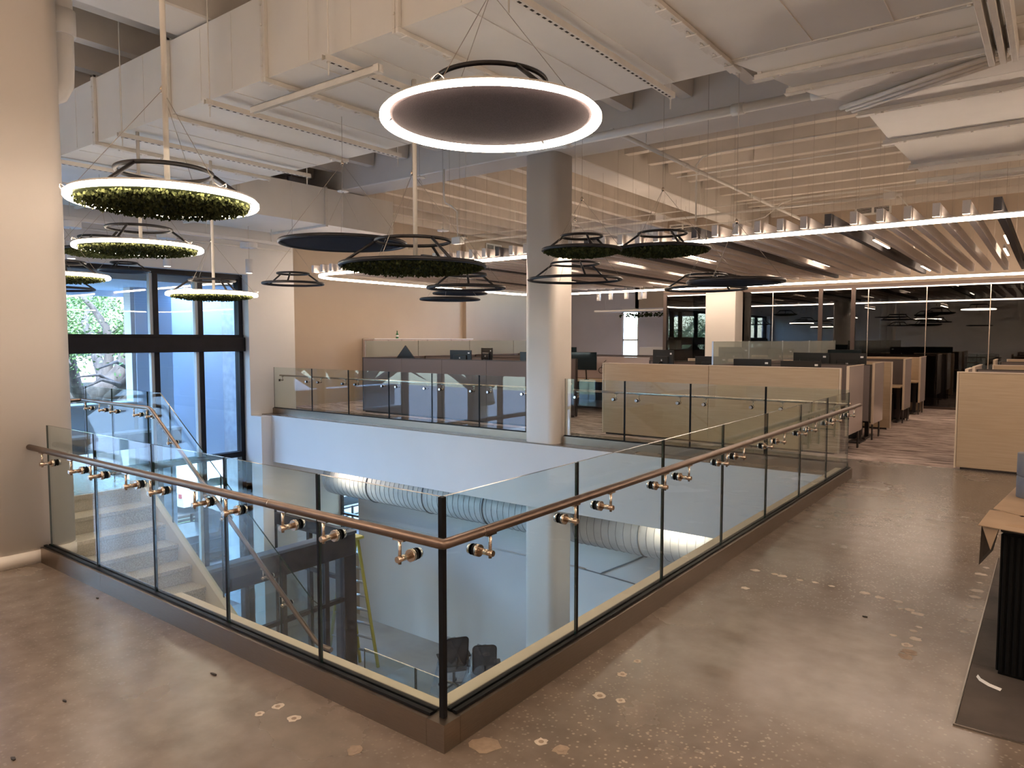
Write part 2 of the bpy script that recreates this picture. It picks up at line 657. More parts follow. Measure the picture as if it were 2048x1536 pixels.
def tag(o, label=None, cat=None, group=None, kind=None):
    if label:
        o['label'] = label
    if cat:
        o['category'] = cat
    if group:
        o['group'] = group
    if kind:
        o['kind'] = kind
    return o


def thing(name, label, cat, loc=(0, 0, 0), group=None, kind=None):
    o = bpy.data.objects.new(name, None)
    o.empty_display_size = 0.1
    o.location = loc
    C.objects.link(o)
    return tag(o, label, cat, group, kind)


def struct(o, label=None):
    o['kind'] = 'structure'
    if label:
        o['label'] = label
    return o


def copy_tree(o, parent=None):
    c = o.copy()
    C.objects.link(c)
    c.parent = parent
    for ch in list(o.children):
        copy_tree(ch, c)
    return c


def lamp(name, kind, loc, energy, color=WARM, size=0.2, size_y=None, direction=(0, 0, -1), parent=None, spot=None):
    d = bpy.data.lights.new(name, kind)
    d.energy = energy
    d.color = color
    if kind == 'AREA':
        d.shape = 'RECTANGLE' if size_y else 'DISK'
        d.size = size
        if size_y:
            d.size_y = size_y
    elif kind == 'SPOT':
        d.spot_size = spot or 1.2
        d.spot_blend = 0.6
        d.shadow_soft_size = size
    else:
        d.shadow_soft_size = size
    o = bpy.data.objects.new(name, d)
    C.objects.link(o)
    v = Vector(loc)
    if parent is not None:
        o.parent = parent
        v = v - world_loc(parent)
    o.location = v
    o.rotation_euler = Vector(direction).to_track_quat('-Z', 'Y').to_euler()
    return o
# ================================================================== THE SETTING
ZC = 5.5           # underside of the roof slab
ZJ = 5.02          # underside of joists
ZB = 4.68          # underside of beams
LOW = -5.2         # lower floor

# upper floor: polished concrete slab around the opening
b = MB()
b.box(-9.95, 8.0, -6.0, 2.25, -0.95, 0)
b.box(-9.95, -8.43, 2.25, 4.02, -0.95, 0)
b.box(-2.12, 8.0, 2.25, 9.48, -0.95, 0)
b.box(-15.4, 8.0, 9.48, 10.95, -0.95, 0)
fl = struct(b.build('floor', 'polished_concrete', loc=(0, 0, 0)), 'polished tan concrete floor with pale adhesive spots')
b = MB()
b.box(-15.4, 8.0, 10.95, 24.0, -0.95, 0)
struct(b.build('floor_carpet', 'carpet_streaked', loc=(0, 0, 0)), 'streaked pink-grey office carpet')
# painted slab edges facing the atrium
b = MB()
b.box(-14.0, -2.12, 9.465, 9.478, -1.06, -0.012)
struct(b.build('trim_1', 'wall_white'), 'white painted slab edge across the atrium')
b = MB()
b.box(-2.135, -2.122, 2.25, 9.46, -1.06, -0.012)
b.box(-8.43, -2.135, 2.252, 2.265, -1.06, -0.012)
struct(b.build('trim_2', 'wall_white'), 'white painted slab edge below the near railing')
b = MB()
b.box(-4.35, -2.055, 2.165, 2.262, 0, 0.105, bev=0.006)
b.box(-2.132, -2.04, 2.262, 9.46, 0, 0.105, bev=0.006)
struct(b.build('trim_3', 'curb_cream'), 'cream curb along the slab edge inside the railing')
# underside of the upper floor / ceiling of the lower floor
b = MB()
b.box(-15.4, 8.0, 9.49, 11.8, -1.06, -0.955)
b.box(-2.11, 8.0, -6.0, 9.48, -1.06, -0.955)
b.box(-9.95, -2.12, -6.0, 2.24, -1.06, -0.955)
struct(b.build('ceiling_lower', 'wall_white'), 'white ceiling of the lower storey')

# lower floor
b = MB()
b.box(-14.9, 8.0, -6.0, 11.8, LOW - 0.2, LOW)
struct(b.build('floor_lower', 'concrete_low'), 'grey concrete floor of the lower storey')
# lower walls
b = MB()
b.box(-13.6, 8.0, 11.6, 11.8, LOW, -1.06)
struct(b.build('wall_lower', 'wall_white'), 'white wall of the lower storey under the far slab')
b = MB()
b.box(-14.9, -14.4, 9.2, 11.8, LOW, -1.06)
b.box(-14.9, -14.0, 9.2, 9.478, LOW, -0.02)
b.box(-14.9, -14.01, 9.478, 10.41, -1.06, -0.951)
struct(b.build('wall_lower_pier', 'wall_white'), 'white pier of the lower storey beside the tall window')
b = MB()
b.box(-14.4, -13.6, 11.65, 11.8, LOW, LOW + 1.5)
struct(b.build('wall_lower_sill', 'wall_cream'))
b = MB()
b.box(7.9, 8.0, -6.0, 11.6, LOW, -1.06)
b.box(-14.9, 8.0, -6.1, -6.0, LOW, -1.06)
struct(b.build('wall_lower_back', 'wall_white'))

# upper walls
b = MB()
b.box(-14.9, -14.4, 9.2, 10.41, -0.02, ZC)
b.box(-14.9, -14.4, -6.0, 9.2, 3.14, ZC)
b.box(-14.9, -14.4, -6.0, -5.6, LOW, 3.14)
struct(b.build('wall_left', 'wall_white'), 'white wall above and beside the tall window')
b = MB()
b.box(-15.6, -15.4, 10.41, 24.0, 0, ZC)
b.box(-15.4, -14.9, 10.40, 10.412, 0, ZC)
b.box(-15.4, -15.25, 17.6, 18.1, 0, ZC)
b.box(-12.5, -9.6, 24.0, 24.1, 2.85, ZC)
struct(b.build('wall_cream', 'wall_cream'), 'warm cream side wall of the open office')
b = MB()
b.box(-15.4, -15.38, 10.42, 17.6, 0.0, 0.10)
struct(b.build('baseboard_left', 'wall_cream'))
b = MB()
b.box(-9.95, 8.0, -6.1, -6.0, 0, ZC)
struct(b.build('wall_back', 'wall_white'))
b = MB()
b.box(-14.9, -9.95, -6.1, -6.0, -1.06, ZC)
struct(b.build('wall_back_atrium', 'wall_white'))
b = MB()
b.box(8.0, 8.1, -6.0, 24.0, 0, ZC)
struct(b.build('wall_right', 'wall_white'))
# grey room in the far corner with its small window
b = MB()
b.box(-15.4, -13.05, 24.0, 24.1, 0, ZC)
b.box(-12.35, -9.6, 24.0, 24.1, 0, 2.85)
b.box(-13.05, -12.35, 24.0, 24.1, 2.85, ZC)
b.box(-13.05, -12.35, 24.0, 24.1, 0, 0.55)
struct(b.build('wall_far_corner', 'grey_wall'), 'grey wall of the far corner with a narrow window')
b = MB()
b.box(-11.9, -9.9, 23.2, 23.98, 0, 1.42, bev=0.01)
tag(b.build('white_counter', 'plastic_white'), 'white counter below the narrow window in the far corner', 'counter')
w4 = thing('window_4', 'narrow bright window in the far grey corner wall', None, (-12.7, 24.05, 0.55), kind='structure')
b = MB()
for y in (0.55, 1.65, 2.79):
    b.box(-13.05, -12.35, 24.02, 24.08, y, y + 0.06)
for x in (-13.05, -12.41):
    b.box(x, x + 0.06, 24.02, 24.08, 0.55, 2.85)
b.build('window_frame', 'plastic_white', w4)
MB().box(-13.0, -12.4, 24.045, 24.055, 0.6, 2.8).build('pane', 'glass_window', w4)

# roof slab, joists and beams
ceil = struct(MB().box(-15.6, 8.1, -6.1, 24.2, ZC, ZC + 0.3).build('ceiling', 'ceiling_paint', loc=(0, 0, 0)), 'painted concrete roof slab with deep joists')
MX = -6.7          # column line
MY = 9.83


def joist_profile(along, a0, a1, pos, w0=0.16, w1=0.26):
    m = MB()
    if along == 'X':
        poly = [(a0, pos - w0 / 2, ZJ), (a0, pos + w0 / 2, ZJ), (a0, pos + w1 / 2, ZC), (a0, pos - w1 / 2, ZC)]
        m.extrude(poly, (a1 - a0, 0, 0))
    else:
        poly = [(pos - w0 / 2, a0, ZJ), (pos - w1 / 2, a0, ZC), (pos + w1 / 2, a0, ZC), (pos + w0 / 2, a0, ZJ)]
        m.extrude(poly, (0, a1 - a0, 0))
    return m


y = MY + 0.95
while y < 23.8:
    joist_profile('X', MX + 0.4, 8.0, y).build('joist', 'ceiling_paint', ceil)
    y += 0.92
y = 2.9
while y < 9.3:
    joist_profile('X', -1.2, 8.0, y).build('joist', 'ceiling_paint', ceil)
    y += 0.92
x = -15.0
while x < MX - 0.5:
    joist_profile('Y', MY + 0.35, 24.0, x).build('joist', 'ceiling_paint', ceil)
    x += 0.92
x = -14.3
while x < -1.6:
    if abs(x - MX) > 0.45:
        joist_profile('Y', 2.45, MY - 0.35, x).build('joist', 'ceiling_paint', ceil)
        joist_profile('Y', -6.0, 1.7, x).build('joist', 'ceiling_paint', ceil)
    x += 0.92
while x < 7.5:
    joist_profile('Y', -6.0, 1.7, x).build('joist', 'ceiling_paint', ceil)
    x += 0.92
for nm, bx in (('beam', (-14.9, 8.0, MY - 0.32, MY + 0.32)), ('beam', (-14.9, 8.0, 1.72, 2.4)), ('beam', (-1.55, -0.95, 2.4, MY - 0.32)),
               ('beam', (MX - 0.3, MX + 0.3, MY + 0.32, 24.0)), ('beam', (MX - 0.3, MX + 0.3, 2.4, MY - 0.32))):
    MB().box(*bx, ZB, ZC, bev=0.015).build('beam', 'beam_paint', ceil)

# columns
for lab, (x0, x1, y0, y1, zb) in (('broad white rounded column at the left end of the near railing', (-6.75, -6.11, 1.74, 2.38, 0.0)),
                                  ('tall white rounded column standing at the far slab edge', (-7.02, -6.40, 9.535, 10.14, LOW))):
    t = thing('column', lab, 'column', ((x0 + x1) / 2, (y0 + y1) / 2, zb), 'rounded concrete columns')
    m = MB()
    m.rbox(x0, x1, y0, y1, zb, ZB, 0.14, 8)
    m.build('shaft', 'column_paint', t)
    if zb == 0:
        m = MB()
        m.rbox(x0 - 0.008, x1 + 0.008, y0 - 0.008, y1 + 0.008, 0, 0.10, 0.148, 8)
        m.build('base_band', 'column_paint', t)
    else:
        m = MB()
        m.box(x0 + 0.1, x1 - 0.05, y0 + 0.03, y1 - 0.03, ZB - 0.0, ZB + 0.05)
        m.build('cap_shim', 'duct_flange', t)

# ------------------------------------------------------------------ tall window
w1 = thing('window_1', 'tall dark-framed curtain window over both storeys', None, (-14.7, 5, LOW), kind='structure')
mull = [-5.55, -3.9, -2.3, -0.7, 0.9, 2.4, 3.8, 5.3, 7.24, 8.2, 9.14]
FX0, FX1 = -14.80, -14.62
ZT = 3.14
for y in mull:
    MB().box(FX0, FX1, y - 0.05, y + 0.05, LOW, ZT).build('mullion', 'window_frame', w1)
    if 3 < y < 9:
        MB().box(-14.735, -14.64, y - 0.115, y - 0.05, LOW + 0.1, ZT - 0.1).build('side_gasket', 'window_gasket', w1)
tr = [(ZT - 0.10, ZT), (-0.96, -0.84)]
for z0, z1 in tr:
    MB().box(FX0, FX1 + 0.005, -5.6, 9.19, z0, z1).build('transom', 'window_frame', w1)
MB().box(FX0, FX1 + 0.10, -5.6, 9.19, 1.43, 1.74, bev=0.01).build('transom', 'window_frame', w1)
MB().box(FX0, FX1 + 0.02, -5.6, 9.19, 1.74, 1.80).build('transom', 'window_frame', w1)
MB().box(FX0, FX1 + 0.02, -5.6, 9.19, LOW, LOW + 0.15).build('transom', 'window_frame', w1)
for y0, y1 in zip(mull, mull[1:]):
    for z0, z1 in ((LOW + 0.15, -0.96), (-0.84, 1.43), (1.80, ZT - 0.10)):
        MB().box(-14.72, -14.708, y0 + 0.05, y1 - 0.05, z0, z1).build('pane', 'glass_window', w1)
# lower narrow window beside the pier
w2 = thing('window_2', 'narrow lower-storey window behind the white pier', None, (-14.0, 11.72, LOW + 1.5), kind='structure')
for x in (-14.38, -13.66):
    MB().box(x, x + 0.04, 11.68, 11.76, LOW + 1.5, -1.06).build('window_frame', 'window_frame', w2)
for z in (LOW + 1.5, LOW + 2.45, LOW + 3.3):
    MB().box(-14.38, -13.62, 11.68, 11.76, z, z + 0.05).build('window_frame', 'window_frame', w2)
MB().box(-14.34, -13.66, 11.715, 11.725, LOW + 1.55, -1.06).build('pane', 'glass_window', w2)

# ------------------------------------------------------------------ dark glazed partition at the back of the office
w3 = thing('window_3', 'dark floor-to-ceiling glass partition behind the office', None, (-2, 20.1, 0), kind='structure')
ZG = 3.02
jx = [-9.45, -8.1, -6.25, -5.0, -4.2, -3.85, -2.55, -1.25, -0.42, 0.9, 2.2, 3.5, 4.8, 6.1, 7.4]
for x0, x1 in zip(jx, jx[1:]):
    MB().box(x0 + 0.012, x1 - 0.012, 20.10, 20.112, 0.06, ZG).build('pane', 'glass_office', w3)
for x in (-9.45, -5.0, -4.2, -0.42, 3.5):
    MB().box(x - 0.05, x + 0.05, 20.07, 20.15, 0, ZG).build('mullion', 'bronze_frame', w3)
for x in (-8.1, -6.25, -3.85, -2.55, -1.25, 0.9, 2.2):
    MB().box(x - 0.008, x + 0.008, 20.095, 20.117, 0.06, ZG).build('glass_joint', 'bracket_steel', w3)
MB().box(-9.5, 8.0, 20.06, 20.16, ZG, ZG + 0.08).build('head_rail', 'bronze_frame', w3)
MB().box(-9.5, 8.0, 20.06, 20.16, 0.0, 0.06).build('floor_rail', 'bronze_frame', w3)
# blank wall above the partition
b = MB()
b.box(-9.5, 8.0, 20.05, 20.2, ZG + 0.08, ZC)
struct(b.build('wall_far', 'wall_cream'), 'tan wall above the dark glass partition')
# unlit rooms behind
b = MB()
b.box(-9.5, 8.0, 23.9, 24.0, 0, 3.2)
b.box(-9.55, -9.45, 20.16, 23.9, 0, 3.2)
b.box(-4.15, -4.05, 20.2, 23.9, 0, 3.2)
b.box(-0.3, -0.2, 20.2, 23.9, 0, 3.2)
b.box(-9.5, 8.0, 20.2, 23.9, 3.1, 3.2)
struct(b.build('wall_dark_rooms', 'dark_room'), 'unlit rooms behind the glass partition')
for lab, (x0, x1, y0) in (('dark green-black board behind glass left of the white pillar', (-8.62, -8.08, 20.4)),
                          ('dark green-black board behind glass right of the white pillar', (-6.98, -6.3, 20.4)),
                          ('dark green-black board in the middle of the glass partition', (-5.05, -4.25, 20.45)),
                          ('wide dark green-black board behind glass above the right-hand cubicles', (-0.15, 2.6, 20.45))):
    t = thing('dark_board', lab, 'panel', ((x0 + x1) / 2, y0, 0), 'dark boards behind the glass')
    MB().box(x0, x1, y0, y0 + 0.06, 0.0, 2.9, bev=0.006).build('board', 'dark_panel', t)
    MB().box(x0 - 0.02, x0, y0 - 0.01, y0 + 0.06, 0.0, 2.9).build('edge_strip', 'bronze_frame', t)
t = thing('tan_panel_door', 'tan two-part wall panel left of the dark glass', 'panel', (-9.1, 20.3, 0))
for z0, z1 in ((0.02, 1.95), (1.97, 2.95)):
    MB().box(-9.4, -8.66, 20.3, 20.34, z0, z1, bev=0.004).build('panel', 'tan_panel', t)
t = thing('white_pillar', 'pale square pillar in front of the dark glass partition', 'pillar', (-7.5, 19.75, 0))
MB().box(-7.92, -7.06, 19.45, 20.04, 0, 3.05, bev=0.012).build('shaft', 'column_paint', t)
MB().box(-7.93, -7.05, 19.44, 20.04, 0, 0.1).build('base_band', 'column_paint', t)
# ================================================================== GLASS GUARDRAILS
def frame_axes(p0, p1, side):
    """u along the run, n horizontal normal on the handrail side"""
    p0, p1 = Vector(p0), Vector(p1)
    u = (p1 - p0)
    L = u.length
    u.normalize()
    h = Vector((u.x, u.y, 0)).normalized()
    n = Vector((-h.y, h.x, 0)) * side
    return p0, u, n, L


def bar(m, p, u, n, w, a0, a1, n0, n1, z0, z1, mi=0, bev=0):
    """box in the frame (u, n, world z) at p"""
    M = Matrix(((u.x, n.x, 0, p.x), (u.y, n.y, 0, p.y), (u.z, 0, 1, p.z), (0, 0, 0, 1)))
    if M.determinant() < 0:
        m.box(a0, a1, n0, n1, z0, z1, mi, M, bev)
        k = 26 if bev > 0 else 6
        for q in range(len(m.f) - k, len(m.f)):
            m.f[q] = tuple(reversed(m.f[q]))
        return m
    return m.box(a0, a1, n0, n1, z0, z1, mi, M, bev)


GT = 0.0065      # half thickness of the glass


def glass_panel(root, p, u, n, a0, a1, z0, z1, cut=None):
    m = MB()
    o = len(m.f)
    bar(m, p, u, n, 0, a0, a1, -GT, GT, z0, z1, 0)
    axis_of = [2, 2, 1, 0, 1, 0]
    for k in range(6):
        if axis_of[k] != 1:
            m.mi[o + k] = 1
    return m.build('glass_panel', ['glass_guard', 'glass_edge'], root)


BRK = {}


def bracket(root, q, n, off, drop=0.105, mat_='bracket_steel'):
    """handrail bracket: q = handrail centre above it, n = towards the handrail side"""
    g = q - n * off                       # on the glass plane
    z = q.z - drop
    m = MB()
    up = Vector((0, 0, 1))
    m.cyl((q.x, q.y, z - 0.022), (q.x, q.y, q.z - 0.018), 0.0075, 8)
    a = Vector((g.x, g.y, z)) + n * (GT + 0.028)
    e = Vector((q.x, q.y, z)) + n * 0.017
    m.cyl(a, e, 0.0135, 12)
    t = n.cross(up)
    M = Matrix(((t.x, n.x, 0, q.x), (t.y, n.y, 0, q.y), (t.z, n.z, 1, q.z), (0, 0, 0, 1)))
    m.box(-0.032, 0.032, -0.011, 0.011, -0.026, -0.019, 0, M)
    br = m.build('bracket', mat_, root)
    m = MB()
    d0 = Vector((g.x, g.y, z)) + n * (GT + 0.012)
    m.cyl(d0, d0 + n * 0.017, 0.027, 18)
    m.build('flange', mat_, br)
    m = MB()
    d1 = Vector((g.x, g.y, z)) + n * GT
    m.cyl(d1, d1 + n * 0.0118, 0.0265, 16)
    d2 = Vector((g.x, g.y, z)) - n * GT
    m.cyl(d2 - n * 0.004, d2, 0.025, 16)
    m.build('washer', 'black_gasket', br)
    m = MB()
    m.cyl(d2 - n * 0.018, d2 - n * 0.0041, 0.022, 14)
    m.build('cap', 'chrome', br)
    return br


def shoe(root, p, u, n, a0, a1, half=0.05, h=0.12, z0=0.0, cuts=()):
    """metal base shoe with a black gasket slot on top"""
    edges = [a0] + [c for c in cuts] + [a1]
    for s, e in zip(edges, edges[1:]):
        m = MB()
        bar(m, p, u, n, 0, s + 0.001, e - 0.001, GT + 0.022, half, z0, z0 + h, 0)
        bar(m, p, u, n, 0, s + 0.001, e - 0.001, -half, -GT - 0.022, z0, z0 + h, 0)
        m.build('base_shoe', 'steel_brushed', root)
    m = MB()
    bar(m, p, u, n, 0, a0, a1, GT, GT + 0.0218, z0 + h - 0.03, z0 + h + 0.012)
    bar(m, p, u, n, 0, a0, a1, -GT - 0.0218, -GT, z0 + h - 0.03, z0 + h + 0.012)
    bar(m, p, u, n, 0, a0, a1, -GT, GT, z0 + 0.0, z0 + 0.03)
    m.build('gasket', 'black_gasket', root)


def joint(root, p, u, n, a, z0, z1, w=0.009):
    m = MB()
    bar(m, p, u, n, 0, a - w, a + w, -GT - 0.001, GT + 0.001, z0, z1)
    return m.build('joint_seal', 'black_gasket', root)


# ---- near railing: L-shaped, one continuous bronze handrail
GX, GY, GTOP = -1.985, 2.135, 1.055
HR = 0.892
near = thing('glass_guardrail', 'near L-shaped glass railing with bronze handrail around the open corner', 'railing', (GX, GY, 0))
pL, uL, nL, LL = frame_axes((GX, GY, 0), (-6.03, GY, 0), 1)        # n must point to -Y
if nL.y > 0:
    nL = -nL
pR, uR, nR, LR = frame_axes((GX, GY, 0), (GX, 9.42, 0), 1)         # n must point to +X
if nR.x < 0:
    nR = -nR
PL_, PR_ = 0.809, 1.0407
for k in range(5):
    glass_panel(near, pL, uL, nL, k * PL_ + 0.009, (k + 1) * PL_ - 0.009, 0.03, GTOP)
    if k:
        joint(near, pL, uL, nL, k * PL_, 0.10, GTOP - 0.003, 0.008)
for k in range(7):
    glass_panel(near, pR, uR, nR, k * PR_ + 0.009, (k + 1) * PR_ - 0.009, 0.03, GTOP)
    if k:
        joint(near, pR, uR, nR, k * PR_, 0.10, GTOP - 0.003, 0.008)
MB().box(GX - 0.012, GX + 0.012, GY - 0.012, GY + 0.012, 0.10, GTOP - 0.002).build('joint_seal', 'black_gasket', near)
shoe(near, pL, uL, nL, 0.05, 4.11, 0.05, 0.12, 0, (3.1,))
shoe(near, pR, uR, nR, 0.05, 7.33, 0.05, 0.12)
MB().box(GX - 0.0499, GX + 0.05, GY - 0.05, GY + 0.0499, 0, 0.12).build('base_shoe', 'steel_brushed', near)
OFF = 0.092
hz = HR
pts = [(-6.16, GY - OFF, hz), (-5.0, GY - OFF, hz), (GX + OFF - 0.012, GY - OFF, hz), (GX + OFF - 0.003, GY - OFF + 0.003, hz), (GX + OFF, GY - OFF + 0.012, hz), (GX + OFF, 5.0, hz), (GX + OFF, 9.56, hz)]
m = MB()
m.tube(pts, 0.0215, 16)
hr = m.build('handrail', 'handrail_bronze', near)
m = MB()
for q, d in (((-3.05, GY - OFF, hz), (1, 0, 0)), ((GX + OFF, 2.28, hz), (0, 1, 0)), ((GX + OFF, 5.6, hz), (0, 1, 0))):
    q = Vector(q)
    d = Vector(d)
    m.cyl(q - d * 0.0015, q + d * 0.0015, 0.0219, 16)
m.build('weld_line', 'bracket_steel', hr)
for k in range(5):
    for a in (k * PL_ + 0.155, (k + 1) * PL_ - 0.155):
        q = pL + uL * a + nL * OFF
        bracket(near, Vector((q.x, q.y, hz)), nL, OFF)
for k in range(7):
    for a in (k * PR_ + 0.20, (k + 1) * PR_ - 0.16):
        q = pR + uR * a + nR * OFF
        bracket(near, Vector((q.x, q.y, hz)), nR, OFF)


def straight_guard(name, label, p0, p1, joints, top, z0=0.0, hr_side=None, hr_z=0.89, ends=(0, 0), hr_ext=(0.0, 0.0), base=0.12, rail_mat='bracket_steel', seal=True, group=None):
    p0, p1 = Vector(p0), Vector(p1)
    root = thing(name, label, 'railing', (p0 + p1) / 2, group)
    p, u, n, L = frame_axes(p0, p1, 1)
    if hr_side is not None and n.dot(Vector(hr_side)) < 0:
        n = -n
    js = [0.0] + list(joints) + [L]
    for s, e in zip(js, js[1:]):
        glass_panel(root, p, u, n, s + 0.007, e - 0.007, 0.03 + z0, top)
    for s in js[1:-1]:
        if seal:
            joint(root, p, u, n, s, z0 + 0.10, top - 0.003, 0.012)
    if base:
        shoe(root, p, u, n, ends[0], L - ends[1], 0.05, base, z0)
    if hr_side is not None:
        m = MB()
        q0 = p + u * (0.1 - hr_ext[0]) + n * OFF
        q1 = p + u * (L + hr_ext[1]) + n * OFF
        m.tube([(q0.x, q0.y, p.z + hr_z), ((q0.x + q1.x) / 2, (q0.y + q1.y) / 2, p.z + hr_z), (q1.x, q1.y, p.z + hr_z)], 0.019, 12)
        m.build('handrail', rail_mat, root)
        for s, e in zip(js, js[1:]):
            for a in (s + 0.2, e - 0.2):
                q = p + u * a + n * OFF
                bracket(root, Vector((q.x, q.y, p.z + hr_z)), n, OFF)
    return root


straight_guard('glass_guardrail', 'long glass railing across the atrium left of the white column', (-14.36, 9.79, 0), (-7.03, 9.79, 0),
               [1.4, 2.62, 3.84, 5.02, 6.18], 1.06, hr_side=(0, 1, 0), hr_z=0.87, group='far glass railings')
straight_guard('glass_guardrail', 'glass railing across the atrium right of the white column', (-6.36, 9.79, 0), (-2.06, 9.79, 0),
               [1.10, 2.17, 3.25], 1.06, hr_side=(0, 1, 0), hr_z=0.87, group='far glass railings')

# ------------------------------------------------------------------ stair
RISE, RUN, NR = 0.18, 0.272, 11
SX, SY0, SY1 = -8.43, 2.32, 3.98
st = thing('staircase', 'pale terrazzo stair descending beside the near railing', 'staircase', (SX, 3.1, -RISE * NR))
for k in range(NR):
    x = SX + k * RUN
    z = -RISE * (k + 1)
    m = MB()
    m.box(x + 0.012, x + RUN + 0.035, SY0, SY1 - 0.055, z - 0.045, z, bev=0.004)
    if k < NR - 1:
        m.build('tread', 'stone_tread', st)
    m = MB()
    m.box(x - 0.012, x + 0.01, SY0, SY1 - 0.055, z - 0.002, z + RISE - 0.047)
    m.build('riser', 'stone_tread', st)
m = MB()
m.box(SX - 0.02, SX + 0.03, SY0, SY1 - 0.055, -0.046, 0.001)
m.build('nosing', 'stone_tread', st)
XE = SX + NR * RUN
for nm, y0, y1 in (('stringer', SY1 - 0.055, SY1 + 0.02), ('stringer', SY0 - 0.05, SY0)):
    m = MB()
    zt = 0.02
    m.extrude([(SX - 0.25, y0, -0.30), (SX - 0.25, y0, zt + 0.005), (SX + 0.05, y0, zt + 0.005), (XE, y0, -RISE * NR + 0.14), (XE + 0.2, y0, -RISE * NR + 0.14), (XE + 0.2, y0, -RISE * NR - 0.28), (XE - 0.1, y0, -RISE * NR - 0.28)], (0, y1 - y0, 0))
    m.build(nm, 'stringer_paint', st)
zl = -RISE * NR
m = MB()
m.box(XE - 0.03, -3.30, 0.6, 4.02, zl - 0.25, zl, bev=0.005)
m.build('landing', 'stone_tread', st)

# railing along the stair: level part, bend, sloping part, and the return along the edge of the gallery
sg = thing('stair_railing', 'glass stair railing with bronze handrail bending down the flight', 'railing', (SX, SY1, 0))
slope = -RISE / RUN
GYs = SY1 + 0.0


def stair_pane(x0, x1, zb0, zb1, zt0, zt1, root=sg):
    m = MB()
    poly = [(x0, GYs - GT, zb0), (x1, GYs - GT, zb1), (x1, GYs - GT, zt1), (x0, GYs - GT, zt0)]
    m.extrude(poly, (0, 2 * GT, 0))
    # front/back faces get glass, rims the edge colour
    m.mi[-6:] = [0, 0, 1, 1, 1, 1]
    return m.build('glass_panel', ['glass_guard', 'glass_edge'], root)


for x0, x1 in ((-9.93, -9.2), (-9.19, -8.30)):
    stair_pane(x0, x1, -0.25, -0.25, 1.10, 1.10)
xs = [-8.29, -7.80, -6.80, -5.80, -5.32]
ztop = lambda x: 1.10 if x < -8.0 else 1.10 + (x + 8.0) * slope
zbot = lambda x: -0.28 + (x + 8.43) * slope
m = MB()
poly = [(-8.29, GYs - GT, zbot(-8.29)), (-7.80, GYs - GT, zbot(-7.8)), (-7.80, GYs - GT, ztop(-7.8)), (-8.0, GYs - GT, 1.10), (-8.29, GYs - GT, 1.10)]
m.extrude(poly, (0, 2 * GT, 0))
m.mi = [0, 0] + [1] * 5
m.build('glass_panel', ['glass_guard', 'glass_edge'], sg)
for x0, x1 in ((-7.79, -6.8), (-6.79, -5.8), (-5.79, -5.33)):
    stair_pane(x0, x1, zbot(x0), zbot(x1), ztop(x0), ztop(x1))
stair_pane(-5.32, -5.2, zl - 0.2, zl - 0.2, ztop(-5.32), ztop(-5.32) - 0.03)
hy = GYs - 0.085
hp = [(-9.86, 2.3, 0.93), (-9.86, hy - 0.02, 0.93), (-9.84, hy, 0.93), (-8.10, hy, 0.93), (-8.04, hy, 0.91), (-5.16, hy, 0.91 + (8.04 - 5.16) * slope), (-5.08, hy, 0.91 + (8.04 - 5.16) * slope - 0.02), (-4.95, hy, 0.91 + (8.04 - 5.16) * slope - 0.02)]
m = MB()
m.tube(hp, 0.0215, 14)
m.build('handrail', 'handrail_bronze', sg)
for x in (-9.75, -9.35, -9.05, -8.45, -8.15):
    bracket(sg, Vector((x, hy, 0.93)), Vector((0, -1, 0)), 0.085)
for x in (-7.68, -6.95, -6.65, -5.95, -5.65):
    bracket(sg, Vector((x, hy, 0.91 + (x + 8.04) * slope)), Vector((0, -1, 0)), 0.085)
for y0, y1 in ((2.30, 3.1), (3.11, 3.96)):
    m = MB()
    m.pane(-9.945 - GT, -9.945 + GT, y0, y1, -0.25, 1.10)
    m.build('glass_panel', ['glass_guard', 'glass_edge'], sg)
for y in (2.6, 3.3, 3.75):
    bracket(sg, Vector((-9.86, y, 0.93)), Vector((1, 0, 0)), 0.085)

# lower railing round the half-landing
lg = straight_guard('landing_railing', 'lower glass railing with steel handrail on the half-landing', (-4.62, 3.98, zl), (-3.36, 3.98, zl),
                    [0.62], zl + 1.04 - zl, hr_side=(0, -1, 0), hr_z=0.88, base=0.0, hr_ext=(0.45, 0.0), seal=False)
m = MB()
m.pane(-3.345 - GT, -3.345 + GT, 2.6, 3.9, zl + 0.02, zl + 1.04)
m.build('glass_panel', ['glass_guard', 'glass_edge'], lg)
m = MB()
m.pane(-3.345 - GT, -3.345 + GT, 3.99, 5.0, zl + 0.0, zl + 1.04)
m.build('glass_panel', ['glass_guard', 'glass_edge'], lg)
# ================================================================== DUCTS
ZD, ZD2 = 3.95, 4.66


def flange_bar(m, x0, x1, y0, y1, z0, z1):
    m.box(x0, x1, y0, y1, z0, z1, bev=0.004)


